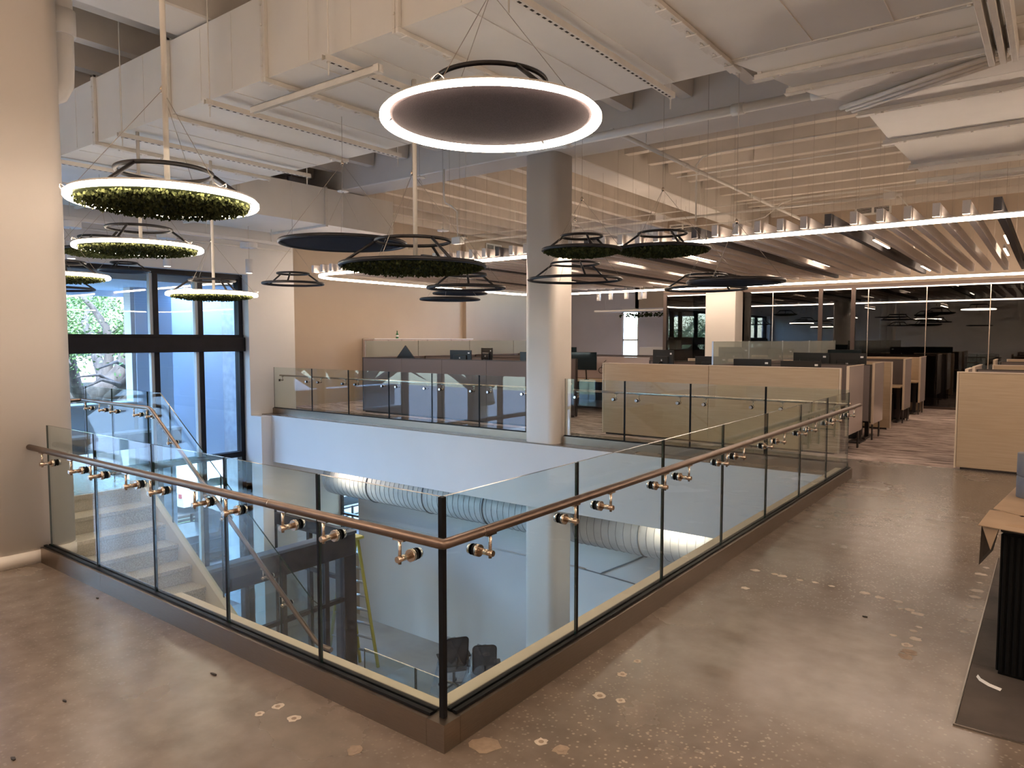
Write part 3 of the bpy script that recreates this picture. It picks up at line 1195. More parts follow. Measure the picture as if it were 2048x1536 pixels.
# ---- main duct along X
dA = thing('rectangular_duct', 'broad white rectangular duct crossing above the near railing', 'duct', (-6, 4.86, ZD), 'white rectangular ducts')
AX = [-10.45, -8.81, -7.16, -5.52, -3.89, -2.20]
Y0, Y1 = 3.75, 5.97
for x0, x1 in zip(AX, AX[1:]):
    m = MB()
    m.box(x0 + 0.004, x1 - 0.004, Y0, Y1, ZD, ZD2)
    sec = m.build('duct_section', 'duct_paint', dA)
    m = MB()
    for xx in (x0 + (x1 - x0) * 0.36, x0 + (x1 - x0) * 0.68):      # standing cross-breaks
        m.box(xx - 0.004, xx + 0.004, Y0 + 0.02, Y1 - 0.02, ZD - 0.006, ZD)
        m.box(xx - 0.004, xx + 0.004, Y0 - 0.005, Y0, ZD + 0.02, ZD2 - 0.02)
    m.build('stiffener', 'duct_paint', sec)
for x in AX[1:]:
    m = MB()
    for s in (-0.018, 0.018):
        m.box(x + s - 0.016, x + s + 0.016, Y0 - 0.035, Y1 + 0.035, ZD - 0.038, ZD, bev=0.004)
        m.box(x + s - 0.016, x + s + 0.016, Y0 - 0.035, Y0, ZD, ZD2 + 0.03, bev=0.004)
        m.box(x + s - 0.016, x + s + 0.016, Y1, Y1 + 0.035, ZD, ZD2 + 0.03, bev=0.004)
        m.box(x + s - 0.016, x + s + 0.016, Y0 - 0.035, Y1 + 0.035, ZD2, ZD2 + 0.03, bev=0.004)
    fo = m.build('flange', 'duct_flange', dA)
    m = MB()
    for k in range(9):
        yy = Y0 + 0.12 + k * 0.25
        m.box(x - 0.042, x + 0.042, yy - 0.075, yy + 0.075, ZD - 0.046, ZD - 0.034, bev=0.003)
        m.cyl((x, yy + 0.12, ZD - 0.052), (x, yy + 0.12, ZD - 0.036), 0.011, 6)
    for k in range(4):
        zz = ZD + 0.1 + k * 0.17
        m.cyl((x - 0.01, Y0 - 0.046, zz), (x - 0.01, Y0 - 0.03, zz), 0.011, 6)
    m.build('clip', 'duct_flange', fo)['kind'] = 'stuff'

# ---- duct along Y on the window side
dB = thing('rectangular_duct', 'white rectangular duct running along the window side', 'duct', (-12.3, 9, ZD), 'white rectangular ducts')
BY = [3.2, 5.3, 7.2, 9.1, 10.9]
for y0, y1 in zip(BY, BY[1:]):
    m = MB()
    m.box(-13.3, -11.52, y0 + 0.004, y1 - 0.004, ZD, ZD2)
    m.build('duct_section', 'duct_paint', dB)
for y in BY[1:-1]:
    m = MB()
    m.box(-13.34, -11.485, y - 0.03, y + 0.03, ZD - 0.04, ZD, bev=0.004)
    m.box(-11.52, -11.485, y - 0.03, y + 0.03, ZD, ZD2 + 0.03, bev=0.004)
    m.box(-13.34, -11.485, y - 0.03, y + 0.03, ZD2, ZD2 + 0.03, bev=0.004)
    m.build('flange', 'duct_flange', dB)
m = MB()                                                              # short link to the main duct
m.box(-11.52, -10.455, 3.95, 5.75, ZD + 0.02, ZD2 - 0.02)
m.build('duct_link', 'duct_paint', dB)

# ---- large duct on the right: curved transition, then along Y
dC = thing('rectangular_duct', 'large white duct with many bolted flanges at the upper right', 'duct', (0.6, 8, ZD), 'white rectangular ducts')
XR = 2.6
secs = [((-2.20, 3.75), (XR, 3.75), ZD), ((-2.20, 5.80), (XR, 5.80), ZD), ((-1.98, 5.97), (XR, 5.97), 3.85), ((-1.86, 6.42), (XR, 6.42), 3.84), ((-1.74, 6.75), (XR, 6.75), 3.835),
        ((-1.56, 7.08), (XR, 7.08), 3.83), ((-1.50, 7.42), (XR, 7.42), 3.83), ((-1.50, 8.65), (XR, 8.65), 3.83), ((-1.46, 10.05), (XR, 10.05), 3.83), ((-1.46, 10.55), (XR, 10.55), 3.83)]
for k, (a, c) in enumerate(zip(secs, secs[1:])):
    (ax, ay), (bx_, by_), az = a
    (cx_, cy_), (dx, dy), cz = c
    m = MB()
    pa = [(ax, ay + 0.003, az), (bx_, by_ + 0.003, az), (bx_, by_ + 0.003, ZD2), (ax, ay + 0.003, ZD2)]
    pc = [(cx_, cy_ - 0.003, cz), (dx, dy - 0.003, cz), (dx, dy - 0.003, ZD2), (cx_, cy_ - 0.003, ZD2)]
    m.add(pa + pc, [(0, 1, 2, 3), (7, 6, 5, 4), (0, 4, 5, 1), (1, 5, 6, 2), (2, 6, 7, 3), (3, 7, 4, 0)])
    sec = m.build('duct_section', 'duct_paint', dC)
    if k == 0:
        m = MB()
        for xx in (-1.55, -1.0, -0.45, 0.1, 0.65, 1.2):
            m.box(xx - 0.005, xx + 0.005, 3.8, 5.9, ZD - 0.008, ZD)
        m.build('stiffener', 'duct_paint', sec)
for k, ((ax, ay), (bx_, by_), az) in enumerate(secs[1:-1]):
    if k in (3, 4):
        continue
    tall = 0.04 if k else 0.012
    m = MB()
    m.box(ax - 0.06, XR, ay - 0.03, ay - 0.003, az - tall, az, bev=0.003)
    m.box(ax - 0.06, XR, ay + 0.003, ay + 0.03, az - tall, az, bev=0.003)
    m.box(ax - 0.035, ax, ay - 0.03, ay + 0.03, az, ZD2, bev=0.003)
    fo = m.build('flange', 'duct_flange', dC)
    m = MB()
    for q in range(12):
        xx = ax + 0.15 + q * 0.3
        m.cyl((xx, ay - 0.016, az - tall - 0.014), (xx, ay - 0.016, az - tall), 0.014, 6)
    if k:
        m.box(ax - 0.075, ax + 0.09, ay - 0.04, ay + 0.04, az - tall - 0.008, az - tall - 0.0005, bev=0.003)
    m.build('bolt_row', 'duct_flange', fo)['kind'] = 'stuff'
m = MB()
p0 = Vector((-0.40, 6.46, 3.80))
p1 = Vector((-1.64, 7.10, 3.80))
for s in (0, 0.075, 0.15):
    m.tube([p0 + Vector((s * 0.45, s, 0)), p1 + Vector((s * 0.45, s, 0))], 0.022, 6)
m.build('diagonal_brace', 'duct_flange', dC)
m = MB()
for s in (0, 0.07, 0.14):
    m.box(-0.47 + s, -0.43 + s, 4.3, 6.42, 3.70, 3.83, bev=0.004)
m.build('longitudinal_flange', 'duct_flange', dC)

# ---- strut hangers under the main duct
hang = [(-9.83, 'first slotted strut hanger under the main duct, nearest the left column'), (-8.03, 'second slotted strut hanger under the main duct from the left column'),
        (-6.30, 'third slotted strut hanger under the main duct from the left column'), (-4.59, 'fourth slotted strut hanger under the main duct from the left column'),
        (-2.82, 'slotted strut hanger under the main duct beside the lit felt pendant')]
for x, lab in hang:
    t = thing('strut_hanger', lab, 'hanger', (x, 4.86, ZD - 0.09), 'duct hangers')
    m = MB()
    za = ZD - 0.09
    m.box(x - 0.024, x - 0.019, Y0 - 0.12, Y1 + 0.12, za, za + 0.044)
    m.box(x + 0.019, x + 0.024, Y0 - 0.12, Y1 + 0.12, za, za + 0.044)
    m.box(x - 0.024, x + 0.024, Y0 - 0.12, Y1 + 0.12, za - 0.003, za)
    m.build('strut', 'duct_flange', t)
    m = MB()
    for k in range(34):
        yy = Y0 - 0.05 + k * 0.07
        m.box(x - 0.009, x + 0.009, yy, yy + 0.034, za - 0.0045, za - 0.0032)
    m.build('slot_row', 'debris_dark', t)['kind'] = 'stuff'
    for yy in (Y0 - 0.075, Y1 + 0.075):
        m = MB()
        m.cyl((x, yy, za - 0.11), (x, yy, ZC), 0.0065, 8)
        m.build('rod', 'duct_flange', t)
        m = MB()
        m.cyl((x, yy, za - 0.018), (x, yy, za - 0.0035), 0.013, 6)
        m.build('nut', 'duct_flange', t)

# strut rail slung along the near duct hangers
t = thing('strut_rail', 'white strut rail slung below the duct between two hangers', 'rail', (-5.3, 4.0, ZD - 0.16))
m = MB()
m.box(-6.05, -4.30, 3.93, 3.935, ZD - 0.15, ZD - 0.094)
m.box(-6.05, -4.30, 3.97, 3.975, ZD - 0.15, ZD - 0.094)
m.box(-6.05, -4.30, 3.93, 3.975, ZD - 0.098, ZD - 0.094)
m.build('strut', 'duct_flange', t)
m = MB()
m.box(-4.36, -4.30, 3.92, 3.985, ZD - 0.155, ZD - 0.093, bev=0.004)
m.build('end_cap', 'duct_flange', t)

# ---- pipes and conduits
def pipe(name, label, cat, pts, r, mat_, couplings=(), clamp=None, n=12, group='ceiling pipes and conduits'):
    t = thing(name, label, cat, pts[0], group)
    m = MB()
    m.tube(pts, r, n)
    m.build('pipe', mat_, t)
    for q, d in couplings:
        q, d = Vector(q), Vector(d).normalized()
        m = MB()
        m.cyl(q - d * r * 1.3, q + d * r * 1.3, r * 1.25, n)
        m.build('coupling', mat_, t)
    for q in clamp or ():
        q = Vector(q)
        m = MB()
        m.cyl(q + Vector((0, 0, r)), (q.x, q.y, ZC), 0.005, 6)
        m.torus(q, r * 1.15, 0.006, 12, 6)
        m.build('hanger_clamp', 'duct_flange', t)
    return t


pipe('sprinkler_pipe', 'white sprinkler main running level past the main duct', 'pipe', [(-6.36, 8.5, 4.42), (-4, 8.5, 4.42), (-1.60, 8.5, 4.42)], 0.055, 'duct_paint',
     [((-3.1, 8.5, 4.42), (1, 0, 0)), ((-5.5, 8.5, 4.42), (1, 0, 0)), ((-2.2, 8.5, 4.42), (1, 0, 0))], [(-5.1, 8.5, 4.42), (-2.5, 8.5, 4.42)])
pipe('sprinkler_pipe', 'white sprinkler branch pipe running away above the slatted ceiling', 'pipe', [(-4.85, 8.57, 4.50), (-4.85, 12, 4.50), (-4.85, 19.9, 4.50)], 0.032, 'duct_paint',
     [((-4.85, 11.0, 4.5), (0, 1, 0)), ((-4.85, 14.0, 4.5), (0, 1, 0))], [(-4.85, 9.6, 4.5), (-4.85, 12.5, 4.5), (-4.85, 15.5, 4.5)])
pipe('conduit', 'thin conduit running across just above the slatted ceiling', 'conduit', [(-14.8, 14.6, 4.30), (-8, 14.6, 4.30), (-2.3, 14.6, 4.30)], 0.026, 'duct_paint',
     [((-7.0, 14.6, 4.3), (1, 0, 0)), ((-4.4, 14.6, 4.3), (1, 0, 0))], [(-11, 14.6, 4.3), (-6.1, 14.6, 4.3), (-3.0, 14.6, 4.3)])
pipe('conduit', 'bent white conduit dropping from the joists right of the column', 'conduit',
     [(-1.6, 11.6, 4.78), (-4.6, 11.6, 4.78), (-4.82, 11.6, 4.74), (-4.92, 11.6, 4.62), (-4.92, 11.6, 3.7)], 0.014, 'duct_paint', n=8)
pipe('conduit', 'long conduit strapped under the joists above the slatted ceiling', 'conduit',
     [(-6.0, 13.2, 4.85), (-1.0, 13.2, 4.85), (6.0, 13.2, 4.85)], 0.014, 'duct_paint', n=8)
pipe('conduit', 'conduit with a double bend near the far ceiling vent', 'conduit',
     [(-13.0, 17.6, 4.6), (-6.0, 17.6, 4.6), (-5.7, 17.6, 4.65), (-5.3, 17.6, 4.95), (-5.0, 17.6, 5.0), (-3.2, 17.6, 5.0), (-2.9, 17.6, 4.9), (-2.6, 17.6, 4.5), (-2.5, 17.6, 3.6)], 0.014, 'duct_paint', n=8)
pipe('conduit', 'vertical white conduit looping down behind the big moss pendant', 'conduit',
     [(-8.6, 9.35, 4.66), (-8.6, 9.35, 4.2), (-8.57, 9.35, 4.08), (-8.42, 9.35, 4.0), (-8.3, 9.35, 3.9), (-8.28, 9.35, 3.45)], 0.014, 'duct_paint', n=8)
pipe('conduit', 'white conduit along the wall above the tall window', 'conduit',
     [(-14.2, 3.0, 3.72), (-14.2, 6.0, 3.72), (-14.2, 10.2, 3.72)], 0.016, 'duct_paint', n=8)
pipe('conduit', 'second thin conduit crossing under the far joists', 'conduit',
     [(-14.8, 16.0, 4.72), (-8, 16.0, 4.72), (-1.0, 16.0, 4.72)], 0.012, 'duct_paint', n=8)
t = pipe('drain_pipe', 'thick white pipe dropping beside the left column and elbowing into it', 'pipe',
         [(-6.62, 2.58, ZC), (-6.62, 2.58, 3.98), (-6.62, 2.57, 3.80), (-6.62, 2.53, 3.72), (-6.62, 2.46, 3.68), (-6.62, 2.36, 3.665)], 0.078, 'white_paint',
         [((-6.62, 2.58, 4.30), (0, 0, 1))], n=18)
# junction boxes
for lab, (x, y, z) in (('small white junction box on the conduit above the slatted ceiling', (-2.5, 14.6, 4.30)),
                       ('small white junction box on the conduit right of the column', (-7.0, 14.6, 4.36)),
                       ('white junction box hanging behind the big moss pendant', (-8.28, 9.35, 3.40))):
    t = thing('junction_box', lab, 'junction box', (x, y, z))
    MB().box(x - 0.10, x + 0.10, y - 0.06, y + 0.06, z - 0.06, z + 0.06, bev=0.008).build('box', 'duct_paint', t)
    MB().box(x - 0.09, x + 0.09, y - 0.066, y - 0.06, z - 0.05, z + 0.05).build('cover', 'white_paint', t)
# ceiling vents on the far tan wall
for lab, x, y, z, ax in (('double louvred air vent on the far tan wall above the slats', -3.8, 20.04, 5.0, 'Y'),
                         ('double louvred air vent on the far wall left of the column', -15.37, 19.2, 4.78, 'X'),
                         ('louvred air vent behind the small moss pendants', -10.4, 20.04, 4.95, 'N')):
    if ax == 'N':
        x, y = -8.9, 20.04
    t = thing('air_vent', lab, 'vent', (x, y, z), 'wall air vents')
    if ax == 'X':
        MB().box(x - 0.02, x + 0.01, y - 0.42, y + 0.42, z - 0.16, z + 0.16, bev=0.004).build('frame', 'duct_paint', t)
        for half in (-0.2, 0.2):
            MB().box(x + 0.01, x + 0.013, y + half - 0.17, y + half + 0.17, z - 0.11, z + 0.11).build('dark_core', 'debris_dark', t)
            for k in range(7):
                zz = z - 0.095 + k * 0.031
                MB().box(x + 0.013, x + 0.025, y + half - 0.17, y + half + 0.17, zz, zz + 0.008).build('louvre', 'duct_flange', t)
    else:
        MB().box(x - 0.42, x + 0.42, y - 0.01, y + 0.02, z - 0.16, z + 0.16, bev=0.004).build('frame', 'duct_paint', t)
        for half in (-0.2, 0.2):
            MB().box(x + half - 0.17, x + half + 0.17, y - 0.013, y - 0.0101, z - 0.11, z + 0.11).build('dark_core', 'debris_dark', t)
            for k in range(7):
                zz = z - 0.095 + k * 0.031
                MB().box(x + half - 0.17, x + half + 0.17, y - 0.025, y - 0.013, zz, zz + 0.008).build('louvre', 'duct_flange', t)
# white strut rails at the lower edge of the large duct
for lab, (x0, x1, y, z) in (('long white strut rail under the end of the large duct', (-1.66, 2.4, 11.62, 3.90)), ('second white strut rail behind the end of the large duct', (-1.35, 2.4, 12.3, 3.98))):
    t = thing('strut_rail', lab, 'rail', (x0, y, z), 'strut rails at the large duct')
    MB().box(x0, x1, y - 0.03, y + 0.03, z, z + 0.055, bev=0.006).build('strut', 'duct_paint', t)
    for xx in (x0 + 0.25, x0 + 1.6):
        m = MB()
        m.cyl((xx, y, z + 0.05), (xx, y, ZC), 0.006, 6)
        m.build('rod', 'duct_flange', t)

# ================================================================== PENDANTS
def ring_cables(root, R, zr, zj, ztop, off, mat_='cable_steel', canopy=True, n=3, rot=0.4):
    for k in range(n):
        a = rot + 2 * PI * k / n
        m = MB()
        m.cyl((R * math.cos(a), R * math.sin(a), zr), (0.0, 0, zj), 0.0022, 5)
        m.build('cable', mat_, root)
    m = MB()
    m.cyl((0, 0, zj), (0, 0, ztop), 0.0025, 5)
    m.build('cable', mat_, root)
    if canopy:
        m = MB()
        m.lathe((0, 0, zj - 0.02), [(0.0, 0), (0.012, 0), (0.018, 0.02), (0.008, 0.045), (0, 0.05)], 10)
        m.build('cable_hub', 'bracket_steel', root)


def moss_mesh(R):
    rnd = random.Random(11)
    m = MB()
    cnt = 4200
    for i in range(cnt):
        r = R * math.sqrt(rnd.random())
        a = rnd.random() * 2 * PI
        dep = 0.052 * (1 - (r / R) ** 4.0) + 0.010
        base = Vector((r * math.cos(a), r * math.sin(a), -0.010 - dep * rnd.random() * 0.9))
        s = 0.010 + 0.014 * rnd.random()
        d = Vector((rnd.gauss(0, 1), rnd.gauss(0, 1), -0.9 - rnd.random())).normalized()
        w = d.cross(Vector((rnd.gauss(0, 1), rnd.gauss(0, 1), rnd.gauss(0, 1)))).normalized()
        tip = base + d * s * 1.25
        mid = base + d * s * 0.6
        m.add([base, mid + w * s * 0.5, tip, mid - w * s * 0.5], [(0, 1, 2, 3)])
    return m


def pendant(name, label, kind, D, loc, ztop, stem=False, group=None, zj=None, top_ring=True, rot=0.4):
    R = D / 2
    root = thing(name, label, 'pendant light' if 'lit' in kind else 'pendant', (0, 0, 0), group)
    lit = kind.startswith('lit')
    tr = 0.029 if lit else 0.018
    m = MB()
    if lit:
        m.lathe((0, 0, 0), [(R - 0.056, 0.026), (R - 0.030, -0.004), (R - 0.006, -0.018), (R, -0.010), (R, 0.010), (R - 0.012, 0.022)], 80)
        m.f = m.f[:-2]
        m.mi = m.mi[:-2]
        m.sm = m.sm[:-2]
        m.build('light_ring', 'led_ring', root)
        m = MB()
        m.lathe((0, 0, 0), [(R - 0.012, 0.0225), (R - 0.020, 0.036), (R - 0.050, 0.036), (R - 0.056, 0.0265)], 64)
        m.f = m.f[:-2]
        m.mi = m.mi[:-2]
        m.sm = m.sm[:-2]
        m.build('ring_housing', 'plastic_white', root)
    else:
        m.torus((0, 0, 0), R - tr, tr, 72, 10)
        m.build('ring', 'black_metal', root)
    Ri = R - 2 * tr
    if 'felt' in kind or 'disc' in kind:
        m = MB()
        zf = 0.016 if lit else 0.0
        prof = [(0.0, zf - 0.002), (Ri * 0.6, zf - 0.004), (Ri * 0.97, zf - 0.006), (Ri, zf), (Ri, zf + 0.012), (Ri * 0.5, zf + 0.014), (0, zf + 0.014)]
        m.lathe((0, 0, 0), prof, 64)
        m.build('felt_disc', 'felt_dark' if lit else 'felt_blue', root)
    if 'moss' in kind:
        m = MB()
        m.lathe((0, 0, 0), [(0.0, -0.045), (Ri * 0.5, -0.040), (Ri * 0.85, -0.022), (Ri, -0.004), (Ri, 0.012), (0, 0.012)], 48)
        mb = m.build('moss_bed', 'moss_base', root)
        mo = moss_mesh(Ri).build('moss_tufts', 'moss', mb)
        mo['kind'] = 'stuff'
    if 'open' in kind:
        m = MB()
        m.torus((0, 0, -0.006), Ri - 0.012, 0.010, 64, 6)
        m.build('inner_lip', 'felt_blue', root)
    if top_ring:
        zt = D * 0.165
        Rt = R * 0.50
        m = MB()
        m.torus((0, 0, zt), Rt, 0.0145, 56, 8)
        m.build('upper_ring', 'black_metal', root)
        for k in range(3):
            a = rot + 0.9 + 2 * PI * k / 3
            m = MB()
            m.cyl((Rt * math.cos(a), Rt * math.sin(a), zt), ((R - tr) * math.cos(a), (R - tr) * math.sin(a), 0.012), 0.0125, 8)
            m.build('strut', 'black_metal', root)
    zj = zj if zj is not None else D * 0.62
    ring_cables(root, R - tr, 0.01, zj, ztop - loc[2], 0, rot=rot)
    if lit:
        for k in range(3):
            a = rot + 2 * PI * k / 3
            m = MB()
            c = Vector(((R - tr) * math.cos(a), (R - tr) * math.sin(a), 0.045))
            m.tube([c + Vector((0.04 * math.cos(a + t), 0.04 * math.sin(a + t), 0.012 * math.sin(3 * t))) for t in [q * 2 * PI / 12 for q in range(12)]], 0.003, 5, closed=True)
            m.build('cable_loop', 'cable_white', root)
    if stem:
        m = MB()
        m.cyl((0.03, 0.0, 0.03), (0.03, 0.0, ztop - loc[2]), 0.019, 10)
        m.build('power_stem', 'cable_white', root)
    root.location = loc
    return root


G = 'ring pendants over the atrium'
pendant('ring_pendant', 'largest glowing ring pendant with a dark felt disc, nearest the camera', 'lit_felt', 1.30, (-2.71, 3.36, 2.99), 4.9, group=G, zj=0.74, rot=0.75)
pendant('ring_pendant', 'upper left glowing ring pendant with a moss disc', 'lit_moss', 1.18, (-4.77, 2.45, 2.617), 5.0, True, G, rot=2.2)
pendant('ring_pendant', 'middle left glowing moss pendant just below the upper one', 'lit_moss', 1.30, (-8.07, 3.84, 2.70), ZD, True, G)
pendant('ring_pendant', 'small glowing moss pendant hanging in front of the window mullions', 'lit_moss', 1.10, (-8.62, 5.0, 2.27), ZD, True, G, rot=1.0)
pendant('ring_pendant', 'glowing ring pendant half hidden by the left column', 'lit_moss', 1.10, (-9.93, 3.74, 2.48), ZD, False, G, rot=1.7)
pendant('ring_pendant', 'open black ring pendant half hidden by the left column', 'open', 1.00, (-11.7, 4.35, 2.44), ZD, False, G)
pendant('ring_pendant', 'small dark felt pendant at the window head', 'disc', 0.80, (-12.5, 5.68, 2.85), ZD, False, G)
pendant('ring_pendant', 'unlit moss pendant behind the middle left glowing ring', 'moss', 1.10, (-10.5, 4.48, 2.91), ZD, False, G)
pendant('ring_pendant', 'wide dark felt disc pendant left of the big moss pendant', 'disc', 1.30, (-5.84, 4.83, 2.68), ZD, False, G, top_ring=False)
pendant('ring_pendant', 'big unlit moss pendant in the middle of the atrium', 'moss', 1.30, (-4.55, 4.54, 2.35), ZD, True, G, rot=0.9)
pendant('ring_pendant', 'small open black ring pendant in front of the cream wall', 'open', 0.90, (-8.99, 6.49, 2.52), ZC, False, G)
pendant('ring_pendant', 'open black ring pendant below the big moss pendant', 'open', 0.90, (-5.32, 6.14, 2.28), ZC, False, G)
pendant('ring_pendant', 'small dark disc pendant, upper of the two left of the column', 'disc', 0.90, (-7.79, 8.84, 2.45), ZC, False, G, top_ring=False)
pendant('ring_pendant', 'small dark disc pendant, lower of the two left of the column', 'disc', 0.90, (-7.14, 7.88, 2.29), ZC, False, G, top_ring=False)
pendant('ring_pendant', 'small unlit moss pendant in front of the white column', 'moss', 0.90, (-4.23, 6.84, 2.69), ZC, False, G)
pendant('ring_pendant', 'unlit moss pendant right of the white column', 'moss', 1.10, (-3.67, 7.70, 2.74), ZC, False, G)
pendant('ring_pendant', 'open black ring pendant in front of the white column', 'open', 1.25, (-5.07, 8.03, 2.484), ZC, False, G)
pendant('ring_pendant', 'small open black ring pendant under the dark disc at right', 'open', 1.05, (-3.64, 8.93, 2.353), ZC, False, G)
pendant('ring_pendant', 'dark felt disc pendant at right below the slatted ceiling', 'disc', 0.90, (-2.42, 6.65, 2.24), ZC, False, G, top_ring=False)

# round canopy plates from which pendant cables drop
for lab, (x, y, z) in (('round white cable canopy left of the felt disc pendant', (-9.9, 8.2, 4.25)), ('tilted round white cable canopy left of the column', (-8.4, 9.1, 3.55)), ('round white cable canopy above the junction box', (-8.75, 8.9, 4.45))):
    t = thing('cable_canopy', lab, 'canopy', (x, y, z), 'cable canopies')
    m = MB()
    m.lathe((x, y, z), [(0, -0.012), (0.095, -0.010), (0.10, 0.0), (0.095, 0.012), (0.02, 0.018), (0.008, 0.05), (0, 0.05)], 24)
    m.build('plate', 'white_paint', t)
    m = MB()
    m.cyl((x, y, z + 0.04), (x, y, ZC), 0.003, 5)
    m.build('cable', 'cable_steel', t)
    for k in range(3):
        a = 0.4 + 2.1 * k
        m = MB()
        m.cyl((x, y, z - 0.01), (x + 0.28 * math.cos(a), y + 0.28 * math.sin(a), z - 0.55), 0.002, 5)
        m.build('cable', 'cable_steel', t)

# cylinder downlights in front of the tall window
for lab, (x, y) in (('white cylinder pendant downlight by the left column', (-12.9, 5.03)), ('white cylinder pendant downlight behind the glowing rings', (-12.9, 6.62)), ('white cylinder pendant downlight at the right end of the tall window', (-12.9, 8.28))):
    t = thing('cylinder_downlight', lab, 'downlight', (x, y, 3.2), 'cylinder downlights by the window')
    m = MB()
    m.lathe((x, y, 3.52), [(0.0, 0), (0.165, 0), (0.165, 0.10), (0, 0.10)], 24, smooth=False)
    m.build('canopy', 'white_paint', t)
    m = MB()
    m.cyl((x, y, 3.30), (x, y, 3.52), 0.008, 6)
    m.cyl((x, y, 3.62), (x, y, ZD), 0.008, 6)
    m.build('cable', 'cable_white', t)
    m = MB()
    m.lathe((x, y, 3.02), [(0.0, 0.02), (0.055, 0.02), (0.06, 0.0), (0.068, 0.0), (0.068, 0.28), (0, 0.28)], 20)
    m.build('cylinder', 'white_paint', t)
    m = MB()
    m.cyl((x, y, 3.022), (x, y, 3.03), 0.054, 16)
    m.build('lens', 'led_small', t)
t = thing('light_track', 'white ceiling track carrying the cylinder downlights', 'track', (-12.9, 6.5, 3.66))
MB().box(-12.93, -12.87, 4.0, 9.0, 3.64, 3.70, bev=0.005).build('rail', 'white_paint', t)
for yy in (4.4, 5.8, 7.4, 8.8):
    m = MB()
    m.cyl((-12.9, yy, 3.70), (-12.9, yy, ZD), 0.006, 6)
    m.build('rod', 'duct_flange', t)

# ================================================================== SLATTED CEILING CLOUD
CX0, CX1, CY0, CY1, CZ = -13.45, 7.6, 9.86, 18.75, 3.10
outer = rrect(CX0, CX1, CY0, CY1, 1.05, 10)
t = thing('perimeter_light', 'glowing warm light line framing the slatted ceiling', 'light line', (CX0, CY0, CZ))
m = MB()
inner = rrect(CX0 + 0.055, CX1 - 0.055, CY0 + 0.055, CY1 - 0.055, 0.995, 10)
n = len(outer)
vs_ = [(p[0], p[1], CZ - 0.024) for p in outer] + [(p[0], p[1], CZ + 0.020) for p in outer] + [(p[0], p[1], CZ - 0.024) for p in inner] + [(p[0], p[1], CZ + 0.020) for p in inner]
fs = []
for i in range(n):
    j = (i + 1) % n
    fs += [(i, j, n + j, n + i), (2 * n + j, 2 * n + i, 3 * n + i, 3 * n + j), (j, i, 2 * n + i, 2 * n + j), (n + i, n + j, 3 * n + j, 3 * n + i)]
m.add(vs_, fs)
m.build('diffuser', 'led_strip', t)
m = MB()
vs_ = [(p[0], p[1], CZ + 0.021) for p in outer] + [(p[0], p[1], CZ + 0.036) for p in outer] + [(p[0], p[1], CZ + 0.021) for p in inner] + [(p[0], p[1], CZ + 0.036) for p in inner]
m.add(vs_, fs)
m.build('channel', 'white_paint', t)

ZS = CZ + 0.045      # lowest underside of the slats


def slat_mesh(mat_):
    m = MB()
    half = 0.04
    N = 18
    ys0, ys1 = CY0 - 0.06, CY1 - 0.55
    prof_b, prof_t = [], []
    for i in range(N + 1):
        s = i / N
        y = ys0 + (ys1 - ys0) * s
        prof_b.append((y, ZS + 0.012 * math.sin(2 * PI * s)))
        prof_t.append((y, ZS + 0.155))
    vs_ = []
    for (y, zb), (_, zt) in zip(prof_b, prof_t):
        vs_ += [(-half, y, zb), (half, y, zb), (half, y, zt), (-half, y, zt)]
    fs = []
    for i in range(N):
        a = i * 4
        for q in range(4):
            r = (q + 1) % 4
            fs.append((a + q, a + r, a + 4 + r, a + 4 + q)[::-1])
    fs.append((0, 1, 2, 3))
    fs.append((N * 4 + 3, N * 4 + 2, N * 4 + 1, N * 4))
    m.add(vs_, fs)
    return m.build('slat', mat_, loc=(0, CY0, ZS)), None


def slat_thing(mat_, label, group):
    o, _ = slat_mesh(mat_)
    root = thing('ceiling_slat', label, 'ceiling slat', (0, CY0, ZS), group)
    o.name = 'slat_body'
    o.parent = root
    o.location = (0, 0, 0)
    for yy in (1.5, 4.6, 7.7):
        m = MB()
        m.cyl((0, CY0 + yy, ZS + 0.15), (0, CY0 + yy, ZC), 0.002, 5)
        m.build('suspension_wire', 'cable_steel', root)
    return root


pw = slat_thing('baffle_white', 'pale felt ceiling slat hung in the slatted ceiling', 'pale ceiling slats')
pg = slat_thing('baffle_grey', 'dark grey felt ceiling slat among the pale ones', 'dark grey ceiling slats')
usedw = usedg = False
k = 0
x = -12.88
idx0 = round((-4.18 - x) / 0.3)
while x < 7.3:
    kk = k - idx0
    grey = kk % 6 == 0
    if x < CX0 + 1.0 or x > CX1 - 1.0:
        pass
    if grey:
        o = pg if not usedg else copy_tree(pg)
        usedg = True
    else:
        o = pw if not usedw else copy_tree(pw)
        usedw = True
    o['label'] = ('dark grey' if grey else 'pale') + ' felt ceiling slat, number %d counted from the cream wall' % (k + 1)
    o.location = (-4.18 + kk * 0.3, CY0, ZS)
    k += 1
    x += 0.3

# short linear lights between the slats
ORD = ['first', 'second', 'third', 'fourth', 'fifth', 'sixth', 'seventh', 'eighth', 'ninth', 'tenth']


